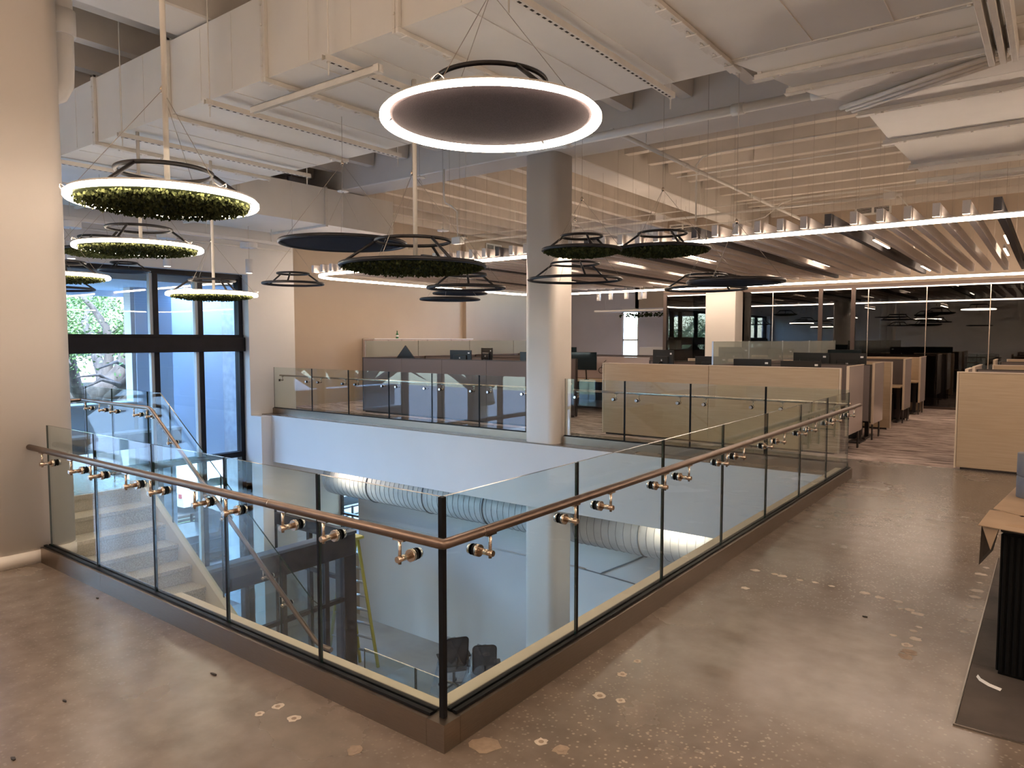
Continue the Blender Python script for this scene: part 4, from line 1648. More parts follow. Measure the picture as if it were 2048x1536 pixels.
def small_light(x, y, lab):
    t = thing('linear_light', lab, 'linear light', (x, y, ZS + 0.03), 'short linear lights between the slats')
    MB().box(x - 0.017, x + 0.017, y - 0.62, y + 0.62, ZS + 0.045, ZS + 0.11).build('housing', 'white_paint', t)
    MB().box(x - 0.015, x + 0.015, y - 0.61, y + 0.61, ZS + 0.035, ZS + 0.0445).build('diffuser', 'led_small', t)
    MB().box(x - 0.018, x + 0.018, y - 0.60, y + 0.60, ZS + 0.245, ZS + 0.26).build('added_uplight', 'led_fill', t)  # added strip facing up, with a lamp that brightens the roof above the slats
    m = MB()
    m.cyl((x, y, ZS + 0.10), (x, y, ZC), 0.002, 5)
    m.build('cable', 'cable_steel', t)
    lamp('fill_up', 'AREA', (x, y, ZS + 0.27), 2.4, WARM, 0.05, 1.2, (0, 0, 1), t)


Ls = {'front': ((-11.23, 12.7), (-8.23, 12.7), (-6.73, 12.9), (-5.23, 12.7), (-2.23, 12.5), (0.77, 13.0), (3.77, 12.8)),
      'middle': ((-9.73, 15.1), (-6.73, 15.3), (-3.73, 15.0), (-0.73, 14.9), (2.27, 15.0)),
      'back': ((-11.23, 17.3), (-8.23, 17.4), (-5.23, 17.5), (-2.23, 17.3), (0.77, 17.2), (3.77, 17.2))}
for row, spots in Ls.items():
    for q, (x, y) in enumerate(spots):
        small_light(x, y, 'short linear light between the slats, %s in the %s row from the left' % (ORD[q], row))
# cylinder spots near the far corner
for k, (x, y) in enumerate(((-11.0, 19.5), (-10.4, 19.4), (-10.2, 19.9), (-9.9, 19.6), (-11.6, 19.8))):
    t = thing('cylinder_downlight', ['second', 'third', 'fourth', 'rightmost', 'leftmost'][k] + ' small white cylinder spot beyond the far end of the slats', 'downlight', (x, y, 2.95), 'cylinder spots in the far corner')
    m = MB()
    m.lathe((x, y, 2.92), [(0, 0.02), (0.05, 0.02), (0.055, 0), (0.065, 0), (0.065, 0.25), (0, 0.25)], 16)
    m.build('cylinder', 'white_paint', t)
    m = MB()
    m.cyl((x, y, 3.17), (x, y, ZC), 0.006, 6)
    m.build('cable', 'cable_white', t)
t = thing('leaf_tray', 'hanging tray of dark foliage in the far corner', 'planter', (-11.2, 21.6, 2.55))
m = MB()
m.box(-12.6, -9.9, 21.2, 22.0, 2.62, 2.68, bev=0.01)
m.build('tray', 'white_paint', t)
m = MB()
rnd = random.Random(5)
for i in range(160):
    c = Vector((-11.6 + 1.6 * rnd.random(), 21.2 + 0.8 * rnd.random(), 2.60 - 0.12 * rnd.random()))
    d = Vector((rnd.gauss(0, 1), rnd.gauss(0, 1), -0.6)).normalized() * 0.12
    w = d.orthogonal().normalized() * 0.03
    m.add([c, c + d * 0.5 + w, c + d, c + d * 0.5 - w], [(0, 1, 2, 3)])
m.build('foliage', 'moss_base', t)['kind'] = 'stuff'
for xx in (-12.4, -10.1):
    m = MB()
    m.cyl((xx, 21.6, 2.68), (xx, 21.6, ZC), 0.004, 5)
    m.build('cable', 'cable_steel', t)

# ================================================================== ADDED FILL LAMPS, UNSEEN, BEHIND THE CAMERA AND OVER THE WALKWAY
def fill_pendant(x, y, lab, along='Y', L=2.4, z=3.35, power=34):  # no such pendant in view; added to brighten the gallery floor and ceiling
    t = thing('fill_pendant', lab, 'pendant light', (x, y, z), 'added fill pendants over the gallery')
    dx, dy = (0.04, L / 2) if along == 'Y' else (L / 2, 0.04)
    MB().box(x - dx, x + dx, y - dy, y + dy, z, z + 0.08, bev=0.006).build('housing', 'white_paint', t)
    MB().box(x - dx + 0.005, x + dx - 0.005, y - dy + 0.005, y + dy - 0.005, z - 0.012, z - 0.0005).build('diffuser', 'led_fill', t)
    MB().box(x - dx + 0.005, x + dx - 0.005, y - dy + 0.005, y + dy - 0.005, z + 0.0805, z + 0.09).build('added_uplight', 'led_fill', t)
    for s in (-0.8, 0.8):
        m = MB()
        m.cyl((x + s * dx, y + s * dy, z + 0.08), (x + s * dx, y + s * dy, ZC), 0.003, 5)
        m.build('cable', 'cable_steel', t)
    s1, s2 = (0.07, L) if along == 'Y' else (L, 0.07)
    lamp('fill_down', 'AREA', (x, y, z - 0.02), power, WARM, s1, s2, (0, 0, -1), t)
    lamp('fill_up', 'AREA', (x, y, z + 0.10), power * 2.2, WARM, s1, s2, (0, 0, 1), t)


for x, y, lab in ((-4.5, -1.5, 'added fill pendant over the gallery behind the camera, leftmost'), (-1.2, -1.6, 'added fill pendant over the gallery behind the camera, second from left'),
                  (2.2, -1.6, 'added fill pendant over the gallery behind the camera, third from left'), (5.4, -1.6, 'added fill pendant over the gallery behind the camera, rightmost'),
                  (2.6, 3.0, 'added fill pendant over the walkway right of the camera, near one'), (4.4, 6.8, 'added fill pendant over the walkway right of the camera, far one'),
                  (-7.9, -1.5, 'added fill pendant over the gallery left of the column')):
    fill_pendant(x, y, lab)
# ================================================================== OFFICE WORKSTATIONS
PH = 1.28          # partition height


def tan_partition(name, label, x0, x1, y, z0=0.0, seams=(), group=None, th=0.05, tan=True, top=PH, frame=True):
    t = thing(name, label, 'partition', ((x0 + x1) / 2, y, z0), group)
    xs_ = [x0] + list(seams) + [x1]
    body = 'cubicle_tan' if tan else 'cubicle_grey'
    for a, c in zip(xs_, xs_[1:]):
        MB().box(a + 0.003, c - 0.003, y, y + th, z0 + 0.03, top - 0.012, bev=0.003).build('panel', body, t)
    MB().box(x0, x1, y - 0.004, y + th + 0.004, top - 0.012, top).build('top_rail', 'cubicle_tan_edge' if tan else 'cubicle_frame', t)
    if frame:
        MB().box(x0 - 0.02, x0, y - 0.004, y + th + 0.004, z0 + 0.02, top).build('end_rail', 'cubicle_tan_edge' if tan else 'cubicle_frame', t)
        MB().box(x1, x1 + 0.02, y - 0.004, y + th + 0.004, z0 + 0.02, top).build('end_rail', 'cubicle_tan_edge' if tan else 'cubicle_frame', t)
    if z0 == 0:
        MB().box(x0 + 0.05, x1 - 0.05, y + 0.012, y + th - 0.012, 0, 0.03).build('plinth', 'cubicle_frame', t)
    else:
        for xx in (x0 + 0.12, x1 - 0.14):
            m = MB()
            m.box(xx - 0.03, xx + 0.03, y + 0.005, y + th - 0.005, 0.02, z0 + 0.04)
            m.box(xx - 0.10, xx + 0.10, y - 0.42, y + 0.05, 0.0, 0.02, bev=0.004)
            m.build('foot', 'cubicle_frame', t)
    return t


def end_screen(label, x, y0, y1, z0=0.28, group='glossy end screens along the aisle'):
    t = thing('end_screen', label, 'screen', (x, (y0 + y1) / 2, 0), group)
    MB().box(x - 0.012, x + 0.012, y0, y1, z0, PH + 0.02, bev=0.003).build('panel', 'cubicle_white', t)
    m = MB()
    m.box(x - 0.018, x + 0.018, y0 - 0.015, y0, z0, PH + 0.025)
    m.box(x - 0.018, x + 0.018, y0, y1, PH + 0.02, PH + 0.03)
    m.build('edge_trim', 'cubicle_tan_edge', t)
    for ya in (y0 + 0.1, y1 - 0.16):
        MB().box(x - 0.03, x - 0.012, ya, ya + 0.06, 0, z0 + 0.3).build('support', 'cubicle_frame', t)
    return t


def desk(label, x0, x1, y0, y1, ped='R', group='office desks'):
    t = thing('desk', label, 'desk', ((x0 + x1) / 2, (y0 + y1) / 2, 0), group)
    MB().box(x0, x1, y0, y1, 0.715, 0.745, bev=0.004).build('desktop', 'desk_wood', t)
    for xx in (x0 + 0.06, x1 - 0.12):
        m = MB()
        m.box(xx, xx + 0.06, (y0 + y1) / 2 - 0.04, (y0 + y1) / 2 + 0.04, 0.03, 0.715)
        m.box(xx - 0.01, xx + 0.07, y0 + 0.04, y1 - 0.04, 0.0, 0.03, bev=0.004)
        m.build('leg', 'cubicle_frame', t)
    px = x1 - 0.62 if ped == 'R' else x0 + 0.2
    body = MB().box(px, px + 0.40, y0 + 0.06, y1 - 0.06, 0.0, 0.56, bev=0.006).build('pedestal', 'desk_dark', t)
    for k in range(3):
        z = 0.03 + k * 0.175
        d = MB().box(px + 0.005, px + 0.395, y0 + 0.04, y0 + 0.06, z, z + 0.168, bev=0.003).build('drawer', 'desk_dark', body)
    MB().box(x0 + 0.02, x1 - 0.02, y1 - 0.03, y1 - 0.01, 0.22, 0.71).build('modesty_panel', 'desk_dark', t)
    return t


def monitor(label, x, y, z, yaw, w=0.62, h=0.36, tilt=0.0, group='desk monitors', roll=0.0):
    """y axis of the local frame points out of the back of the screen"""
    t = thing('monitor', label, 'monitor', (0, 0, 0), group)
    m = MB()
    m.box(-w / 2, w / 2, -0.012, 0.012, -h / 2, h / 2, bev=0.005)
    hd = m.build('housing', 'monitor_black', t)
    m = MB()
    m.box(-w * 0.3, w * 0.3, 0.012, 0.04, -h * 0.3, h * 0.2, bev=0.012)
    m.build('rear_bulge', 'monitor_black', hd)
    m = MB()                                            # maker's mark: two slanted strokes with hooks
    for s in (-0.016, 0.004):
        m.extrude([(s, 0.0405, -0.016), (s + 0.006, 0.0405, -0.016), (s + 0.016, 0.0405, 0.020), (s + 0.010, 0.0405, 0.020)], (0, 0.001, 0))
        m.extrude([(s + 0.012, 0.0405, 0.004), (s + 0.017, 0.0405, 0.004), (s + 0.012, 0.0405, -0.014), (s + 0.007, 0.0405, -0.014)], (0, 0.001, 0))
    m.build('logo', 'logo_white', hd)
    m = MB()
    m.box(-w * 0.42, -w * 0.34, 0.0122, 0.0135, h * 0.28, h * 0.36)
    m.build('sticker', 'logo_white', hd)
    m = MB()
    m.box(-w / 2 + 0.008, w / 2 - 0.008, -0.0135, -0.0121, -h / 2 + 0.012, h / 2 - 0.008)
    m.build('screen', 'car_glass', hd)
    m = MB()
    m.cyl((0, 0.05, -h * 0.1), (0, 0.09, -h * 0.1), 0.022, 10)
    m.tube([(0, 0.09, -h * 0.1), (0.02, 0.12, -h * 0.35), (0.04, 0.12, -(z - 0.745))], 0.016, 8)
    m.cyl((0.04, 0.12, -(z - 0.745)), (0.04, 0.12, -(z - 0.745) + 0.012), 0.06, 14)
    m.build('arm', 'monitor_black', t)
    t.location = (x, y, z)
    t.rotation_euler = (tilt, roll, yaw)
    return t


# --- right bank: tan end panel, spine with frosted glass, cross partitions, desks
XS = -4.45
tan_partition('tan_partition', 'wide wood-grain tan end panel behind the right far railing', -6.45, -2.50, 11.2, 0, (-4.49,), 'tan partitions')
cross = [(13.05, False, 0.30), (14.95, True, 0.0), (17.0, False, 0.0), (19.1, True, 0.0)]
labs = ['grey raised cross partition on black feet by the aisle', 'tan cross partition standing on the carpet in mid aisle', 'dark framed grey cross partition further down the aisle', 'last tan-framed cross partition before the dark glass']
for (y, tan, z0), lab in zip(cross, labs):
    tan_partition('cross_partition', lab, XS + 0.05, -2.44, y, z0, (), 'cross partitions along the aisle', tan=tan)
for (y, tan, z0), lab in zip(cross, ['grey cross partition left of the spine, first behind the tan end panel', 'tan cross partition left of the spine, second behind the tan end panel', 'dark grey cross partition left of the spine, third behind the tan end panel', 'tan cross partition left of the spine, farthest back']):
    tan_partition('cross_partition', lab, -6.45, XS - 0.06, y, 0.0, (), 'cross partitions left of the spine', tan=tan)
sp = thing('spine_partition', 'low spine partition topped by frosted glass, right bank', 'partition', (XS, 15.2, 0), 'spine partitions')
for y0, y1 in ((11.26, 13.0), (13.0, 15.0), (15.0, 17.0), (17.0, 19.4)):
    MB().box(XS - 0.04, XS + 0.04, y0 + 0.003, y1 - 0.003, 0.0, PH, bev=0.003).build('panel', 'cubicle_grey', sp)
    MB().box(XS - 0.006, XS + 0.006, y0 + 0.006, y1 - 0.006, PH + 0.005, 1.665).build('frosted_pane', 'glass_frost', sp)
    MB().box(XS - 0.012, XS + 0.012, y0 - 0.003, y0 + 0.004, PH, 1.668).build('clip', 'chrome', sp)
for (y0, y1), lab in (((11.27, 12.28), 'glossy white end screen nearest the railing corner'), ((13.12, 13.95), 'glossy white end screen beside the raised grey partition'),
                      ((16.15, 16.97), 'pale end screen in front of the dark framed partition'), ((18.25, 19.07), 'farthest pale end screen along the aisle')):
    end_screen(lab, -2.40, y0, y1)
desk('wooden desk behind the tan end panel, aisle side', -4.38, -2.46, 11.27, 12.05)
desk('wooden desk against the raised grey partition', -4.38, -2.46, 13.12, 13.9)
desk('wooden desk in front of the dark framed partition by the aisle', -4.38, -2.46, 16.2, 16.98)
desk('wooden desk in front of the last tan-framed partition', -4.38, -2.46, 18.3, 19.08)
desk('wooden desk left of the right-bank spine, front', -6.42, -4.55, 12.25, 13.03, 'L')
desk('wooden desk left of the right-bank spine, middle', -6.42, -4.55, 15.02, 15.8, 'L')
desk('wooden desk left of the right-bank spine, back', -6.42, -4.55, 17.07, 17.85, 'L')
mons = [('monitor back rising over the tan end panel right of its seam', -3.95, 11.7, 1.20, PI, 0.62, 0.36), ('wide monitor back with a maker mark left of the glossy screens', -3.2, 11.75, 1.18, PI + 0.35, 0.6, 0.36),
        ('dark monitor behind the raised grey partition', -3.5, 13.5, 1.27, PI - 0.2, 0.66, 0.38), ('second dark monitor behind the raised grey partition', -2.9, 13.55, 1.27, PI + 0.1, 0.6, 0.38),
        ('large dark monitor in front of the dark framed partition', -3.6, 16.5, 1.28, 0.2, 0.66, 0.4), ('monitor behind the tan end panel left of its seam', -5.0, 12.6, 1.22, PI + 0.1, 0.6, 0.34),
        ('big black monitor near the far corner window, right one', -6.0, 12.7, 1.30, PI - 0.5, 0.66, 0.40), ('big black monitor near the far corner window, left one', -5.6, 15.4, 1.33, PI + 0.2, 0.66, 0.4),
        ('black monitor beside the pale square pillar', -5.2, 17.4, 1.30, PI, 0.6, 0.36)]
for lab, x, y, z, yaw, w, h in mons:
    monitor(lab, x, y, z, yaw, w, h)

# --- left bank: grey front panel in four pieces, spine at its left, desks
tan_partition('grey_partition', 'long dark grey partition in four panels behind the left far railing', -12.9, -8.12, 11.2, 0, (-11.62, -10.40, -9.17), 'grey partitions', tan=False)
XL = -12.88
sp = thing('spine_partition', 'low spine partition topped by frosted glass, left bank', 'partition', (XL, 15.2, 0), 'spine partitions')
for y0, y1 in ((11.26, 13.0), (13.0, 15.0), (15.0, 17.0), (17.0, 19.0)):
    MB().box(XL - 0.04, XL + 0.04, y0 + 0.003, y1 - 0.003, 0.0, PH, bev=0.003).build('panel', 'cubicle_grey', sp)
    MB().box(XL - 0.006, XL + 0.006, y0 + 0.006, y1 - 0.006, PH + 0.005, 1.665).build('frosted_pane', 'glass_frost', sp)
    MB().box(XL - 0.012, XL + 0.012, y0 - 0.003, y0 + 0.004, PH, 1.668).build('clip', 'chrome', sp)
for y, lab in ((13.2, 'grey cross partition of the left bank, front'), (15.2, 'grey cross partition of the left bank, middle'), (17.2, 'grey cross partition of the left bank, back')):
    tan_partition('cross_partition', lab, XL + 0.06, -8.3, y, 0, (-10.6,), 'cross partitions of the left bank', tan=False)
desk('long wooden desk behind the grey partition, left', -12.8, -10.7, 12.35, 13.15)
desk('long wooden desk behind the grey partition, right', -10.5, -8.35, 12.35, 13.15)
desk('wooden desk with black pedestal seen beside the white column', -10.4, -7.55, 14.3, 15.1)
for lab, x, y, z, yaw, w, h in (('monitor back with maker mark behind the grey partition, third from left', -11.0, 12.5, 1.27, PI, 0.66, 0.36), ('dark monitor turned sideways above the grey partition', -10.3, 12.6, 1.32, PI - 0.5, 0.66, 0.38),
                                ('monitor back with maker mark close to the white column', -8.95, 12.5, 1.25, PI + 0.05, 0.64, 0.36), ('second monitor back close to the white column', -9.9, 14.5, 1.36, PI, 0.66, 0.36),
                                ('black monitor seen just right of the white column', -8.85, 14.4, 1.19, 0.12, 0.70, 0.42), ('black monitor in the aisle right of the column, behind', -9.6, 14.8, 1.32, 0.0, 0.64, 0.38)):
    monitor(lab, x, y, z, yaw, w, h)
# tipped-up black screen standing on its corner
t = thing('monitor', 'black screen tipped on its corner behind the grey partition', 'monitor', (-12.05, 11.75, 1.18), 'desk monitors')
m = MB()
m.box(-0.25, 0.25, -0.012, 0.012, -0.25, 0.25, bev=0.005)
m.build('housing', 'monitor_black', t, ) if False else None
o = MB()
s2 = math.sqrt(0.5)
o.extrude([(-12.05 + 0.36 * math.cos(a), 11.74, 1.20 + 0.36 * math.sin(a)) for a in (0, PI / 2, PI, 3 * PI / 2)], (0, 0.024, 0))
o.build('housing', 'monitor_black', t)
o = MB()
o.extrude([(-12.05 + 0.33 * math.cos(a), 11.766, 1.20 + 0.33 * math.sin(a)) for a in (0, PI / 2, PI, 3 * PI / 2)], (0, 0.002, 0))
o.build('screen', 'car_glass', t)
o = MB()
o.cyl((-12.05, 11.79, 1.15), (-12.05, 11.95, 1.0), 0.02, 8)
o.cyl((-12.05, 11.95, 0.0), (-12.05, 11.95, 1.0), 0.025, 8)
o.box(-12.2, -11.9, 11.85, 12.1, 0, 0.02)
o.build('stand', 'monitor_black', t)

# loose pinkish back panel, cable coil and arm beside the column
t = thing('cross_partition', 'pinkish partition with hanging cables seen beside the white column', 'partition', (-8.4, 15.2, 0))
MB().box(-10.4, -7.5, 15.12, 15.16, 0.75, PH, bev=0.003).build('panel', 'cubicle_white', t)
m = MB()
m.tube([(-8.75 + 0.07 * math.cos(a), 15.08, 0.95 + 0.07 * math.sin(a)) for a in [q * 2 * PI / 14 for q in range(14)]], 0.008, 6, closed=True)
m.tube([(-8.75, 15.08, 1.02), (-8.7, 15.08, 1.12), (-8.62, 15.09, 1.2)], 0.006, 6)
m.build('cable_coil', 'monitor_black', t)
# tall white storage cabinets along the cream wall, with a green bottle
for k, y0 in enumerate((13.35, 14.4, 15.45, 16.5)):
    t = thing('storage_cabinet', ['tall pale storage cabinet against the cream wall, first from the railing', 'tall pale storage cabinet against the cream wall, second from the railing', 'tall pale storage cabinet against the cream wall, third from the railing', 'tall pale storage cabinet against the cream wall, farthest'][k], 'cabinet', (-15.1, y0 + 0.5, 0), 'pale storage cabinets')
    xf = -15.2 if k < 3 else -15.0
    MB().box(-15.37, -14.93, y0, y0 + 1.04, 0.08, 1.70, bev=0.005).build('body', 'cubicle_white', t)
    MB().box(-15.37, -14.90, y0 - 0.002, y0 + 1.044, 1.70, 1.725).build('top', 'plastic_white', t)
    MB().box(-15.36, -14.98, y0 + 0.05, y0 + 0.99, 0, 0.08).build('plinth', 'cubicle_frame', t)
    for q in range(2):
        d = MB().box(-14.93, -14.912, y0 + 0.01 + q * 0.515, y0 + 0.515 + q * 0.515, 0.1, 1.69, bev=0.003).build('door', 'cubicle_white', t)
        yy = y0 + (0.46 if q == 0 else 0.58)
        MB().box(-14.912, -14.895, yy - 0.008, yy + 0.008, 0.9, 1.1).build('handle', 'chrome', d)
t = thing('bottle', 'small green glass bottle on top of the storage cabinets', 'bottle', (-15.05, 14.35, 1.726))
m = MB()
m.lathe((-15.05, 14.35, 1.726), [(0, 0), (0.035, 0), (0.038, 0.01), (0.038, 0.11), (0.016, 0.16), (0.014, 0.20), (0, 0.20)], 16)
m.build('body', 'bottle_green', t)
m = MB()
m.lathe((-15.05, 14.35, 1.926), [(0, 0), (0.016, 0), (0.016, 0.02), (0, 0.02)], 12)
m.build('cap', 'debris_dark', t)
m = MB()
m.lathe((-15.05, 14.35, 1.776), [(0.0385, 0), (0.0388, 0.002), (0.0388, 0.045), (0.0385, 0.047)], 16)
m.build('paper_label', 'logo_white', t)

# --- right-hand bank, beside the walkway
tan_partition('tan_partition', 'large tan panel at the right edge of the picture', -0.99, 2.6, 10.92, 0, (0.9,), 'tan partitions')
for y, x0, tan, lab in ((12.0, -0.86, False, 'grey partition top just behind the large right-hand tan panel'), (14.2, -0.80, True, 'tan partition behind the large right-hand tan panel'), (16.3, -0.80, False, 'dark partition third in line behind the right-hand panel'), (18.5, -0.80, True, 'tan partition farthest behind the right-hand panel')):
    tan_partition('cross_partition', lab, x0, 2.6, y, 0, (), 'cross partitions at the right', tan=tan)
for y0, y1, lab in ((11.1, 11.75, 'white end screen just behind the right-hand tan panel'), (12.1, 13.4, 'white end screen behind the grey right-hand partition'), (16.4, 17.2, 'white end screen far back in the right-hand bank')):
    end_screen(lab, -0.92, y0, y1, group='glossy end screens at the right')

# ================================================================== ISLAND, CARDBOARD, TUBE, DARK FLOOR TILES
rug = thing('floor_inlay', 'dark carpet tile inlay with metal edge at the lower right', 'floor inlay', (0.6, 5, 0))
for i in range(3):
    for j in range(4):
        x0, y0 = -0.29 + i * 0.75, 3.615 + j * 0.75
        MB().box(x0 + 0.001, x0 + 0.749, y0 + 0.001, y0 + 0.749, 0.0005, 0.006, bev=0.001).build('tile', 'dark_tile', rug)
m = MB()
m.box(-0.298, -0.291, 3.606, 6.62, 0.0005, 0.008)
m.box(-0.291, 1.97, 3.606, 3.613, 0.0005, 0.008)
m.build('metal_edge', 'alu_edge', rug)
isl = thing('island_counter', 'black fluted island counter at the right edge', 'counter', (0.0, 0.0, 0.007))
IH = 0.735
m = MB()
m.box(0.012, 1.3, 0.012, 1.6, 0.0, IH)
m.build('body', 'fluted_black', isl).location = (0, 0, 0)
m = MB()
k = 0
while k < 46:
    a = 0.014 + k * 0.028
    m.box(a, a + 0.019, 0.0, 0.012, 0.02, IH - 0.01, bev=0.004)
    k += 1
for k in range(56):
    a = 0.014 + k * 0.028
    m.box(0.0, 0.012, a, a + 0.019, 0.02, IH - 0.01, bev=0.004)
m.build('fluting', 'fluted_black', isl)
MB().box(0.0, 1.31, 0.0, 1.61, IH, IH + 0.02, bev=0.004).build('countertop', 'desk_dark', isl)
isl.location = (-0.185, 4.29, 0.007)
isl.rotation_euler = (0, 0, math.radians(-8))
# cardboard sheets with holes lying on top
cb = thing('cardboard', 'torn brown cardboard protection lying on the black island', 'cardboard', (-0.2, 4.3, IH + 0.028))
zc = IH + 0.029


def sheet(poly, z, th, mat_, name, par):
    m = MB()
    n = len(poly)
    vs_ = [(p[0], p[1], z + (p[2] if len(p) > 2 else 0)) for p in poly] + [(p[0], p[1], z + th + (p[2] if len(p) > 2 else 0)) for p in poly]
    fs = [tuple(reversed(range(n))), tuple(range(n, 2 * n))] + [(i, (i + 1) % n, n + (i + 1) % n, n + i) for i in range(n)]
    m.add(vs_, fs)
    return m.build(name, mat_, par)


sheet([(-0.275, 4.22, 0.006), (-0.18, 4.22), (0.02, 4.17), (0.5, 4.08), (0.9, 4.05), (0.9, 4.62), (0.3, 4.66), (-0.02, 4.60), (-0.11, 4.55, 0.004), (-0.15, 4.62, 0.008), (-0.25, 4.60, 0.012)], zc, 0.004, 'cardboard', 'lower_sheet', cb)
sheet([(-0.235, 4.62, 0.014), (-0.12, 4.57, 0.003), (0.0, 4.61, 0.012), (0.9, 4.55), (0.9, 5.70), (-0.14, 5.74), (-0.19, 5.2)], zc + 0.005, 0.004, 'cardboard', 'upper_sheet', cb)
for c, rx, ry, z in (((-0.10, 4.33), 0.085, 0.035, zc + 0.0045), ((-0.03, 4.72), 0.10, 0.04, zc + 0.0145), ((0.02, 4.98), 0.07, 0.04, zc + 0.0145)):
    m = MB()
    m.prism([(c[0] + rx * math.cos(q * 2 * PI / 18), c[1] + ry * math.sin(q * 2 * PI / 18)) for q in range(18)], z, z + 0.001)
    m.build('cut_hole', 'cardboard_shade', cb)
m = MB()
m.extrude([(-0.262, 4.26, zc), (-0.19, 4.235, zc), (-0.222, 4.245, zc - 0.115)], (0.002, 0.004, 0))
m.build('folded_flap', 'cardboard', cb)
m = MB()
m.extrude([(-0.265, 4.29, zc), (-0.19, 4.30, zc), (-0.215, 4.30, zc - 0.13), (-0.272, 4.32, zc - 0.22)], (0.002, 0.004, 0))
m.build('hanging_flap', 'debris_dark', cb)
t = thing('concrete_tube', 'grey two-part cylinder standing on the cardboard', 'cylinder', (-0.085, 5.12, zc + 0.012))
for z0, z1 in ((0.0, 0.125), (0.128, 0.26)):
    m = MB()
    m.lathe((-0.075, 5.12, zc + 0.012), [(0, z0), (0.078, z0), (0.08, z0 + 0.004), (0.08, z1 - 0.004), (0.078, z1), (0, z1)], 28)
    m.build('cylinder_half', 'tube_grey', t)
t = thing('paper_scrap', 'thin curled scrap of white paper on the dark tiles', 'paper', (-0.22, 4.12, 0.007))
m = MB()
pp = [(-0.255, 4.19), (-0.24, 4.15), (-0.20, 4.11), (-0.15, 4.085)]
for (xa, ya), (xb, yb) in zip(pp, pp[1:]):
    m.add([(xa, ya, 0.0075), (xb, yb, 0.0075), (xb + 0.006, yb + 0.012, 0.016), (xa + 0.006, ya + 0.012, 0.016), (xa, ya, 0.0085), (xb, yb, 0.0085), (xb + 0.006, yb + 0.012, 0.017), (xa + 0.006, ya + 0.012, 0.017)], [(3, 2, 1, 0), (4, 5, 6, 7), (0, 1, 5, 4), (1, 2, 6, 5), (2, 3, 7, 6), (3, 0, 4, 7)])
m.build('strip', 'plastic_white', t)

# adhesive spots, rings, patch and debris on the floor
rnd = random.Random(3)


def blob(x, y, r, mat_, name, ring=False, z=0.0004, stretch=1.0):
    m = MB()
    N = 14
    pts = []
    for q in range(N):
        a = 2 * PI * q / N
        rr = r * (0.75 + 0.45 * rnd.random())
        pts.append((x + rr * stretch * math.cos(a), y + rr * math.sin(a)))
    m.prism(pts, z, z + 0.0006)
    o = m.build(name, mat_, fl)
    if ring:
        m = MB()
        m.prism([(x + r * 0.42 * math.cos(q * 2 * PI / 12), y + r * 0.42 * math.sin(q * 2 * PI / 12)) for q in range(12)], z + 0.0007, z + 0.0012)
        m.build('core', 'spot_ring', o)
    return o


for x, y in ((-1.38, 5.18), (-1.17, 5.18), (-0.96, 5.17), (-0.75, 5.13), (-0.62, 4.97), (-0.58, 4.74), (-0.57, 4.54), (-1.63, 4.78), (-1.70, 5.20), (-1.56, 5.20), (-1.50, 5.19), (-1.28, 5.19), (-0.86, 5.14), (-0.67, 5.02), (-0.72, 5.0),
             (-0.36, 4.82), (-0.35, 5.05), (-0.37, 5.30), (-0.36, 5.53), (-0.36, 5.68), (-0.36, 5.88), (-0.37, 6.1), (-0.35, 6.3), (-0.60, 4.66), (-0.68, 4.52)):
    blob(x, y, rnd.uniform(0.014, 0.034), 'spot_pale', 'adhesive_spot', stretch=1.3)
for x, y, r in ((-0.57, 4.33, 0.04), (-0.58, 4.25, 0.035), (-1.67, 2.89, 0.033), (-1.57, 2.91, 0.024), (-1.69, 3.15, 0.026), (-1.70, 3.33, 0.02), (-1.67, 2.40, 0.028), (-1.57, 2.40, 0.036), (-2.25, 1.88, 0.036), (-2.81, 1.90, 0.028), (-2.66, 1.88, 0.028), (-2.82, 1.81, 0.022), (-0.60, 4.42, 0.03)):
    blob(x, y, r, 'spot_pale' if r < 0.034 else 'spot_ring', 'anchor_mark', True)
blob(-1.84, 2.235, 0.055, 'spot_ring', 'filler_patch', stretch=1.2)
for k, (x, y, r) in enumerate(((-4.95, 2.01, 0.018), (-3.34, 1.89, 0.02), (-3.65, 1.32, 0.014), (-3.30, 1.00, 0.02), (-0.87, 4.72, 0.018))):
    lab = ['dark crumb on the floor near the left end of the railing', 'dark scrap on the floor in front of the railing middle', 'brown crumb on the left foreground floor', 'brown clump at the lower left corner of the floor', 'dark fibre on the walkway floor'][k]
    m = MB()
    pts = []
    for q in range(7):
        a = 2 * PI * q / 7
        rr = r * (0.5 + 0.6 * rnd.random())
        pts.append((x + rr * math.cos(a) * 1.4, y + rr * math.sin(a) * 0.5))
    m.prism(pts, 0.0003, 0.006)
    tag(m.build('debris', 'debris_dark'), lab, 'debris', 'floor debris')
# ================================================================== LOWER STOREY
# spiral duct under the far slab
t = thing('spiral_duct', 'round spiral-seamed duct under the far slab', 'duct', (-8, 10.75, -1.7))
DY, DZ, DR = 10.75, -1.53, 0.39
m = MB()
m.tube([(-13.4, DY, DZ), (-8, DY, DZ), (2.0, DY, DZ)], DR, 36)
m.build('body', 'galvanised', t)
m = MB()
x = -13.3
while x < -1.5:
    ring = [(x + 0.05 * q / 24, DY + (DR + 0.004) * math.cos(2 * PI * q / 24), DZ + (DR + 0.004) * math.sin(2 * PI * q / 24)) for q in range(24)]
    m.tube(ring, 0.0035, 4, closed=True)
    x += 0.14
m.build('spiral_seams', 'seam_dark', t)['kind'] = 'stuff'
for x in (-11.9, -10.2, -8.6, -6.9, -5.3, -3.7):
    m = MB()
    m.tube([(x, DY + (DR + 0.008) * math.cos(2 * PI * q / 28), DZ + (DR + 0.008) * math.sin(2 * PI * q / 28)) for q in range(28)], 0.012, 6, closed=True)
    m.build('joint_band', 'seam_dark', t)
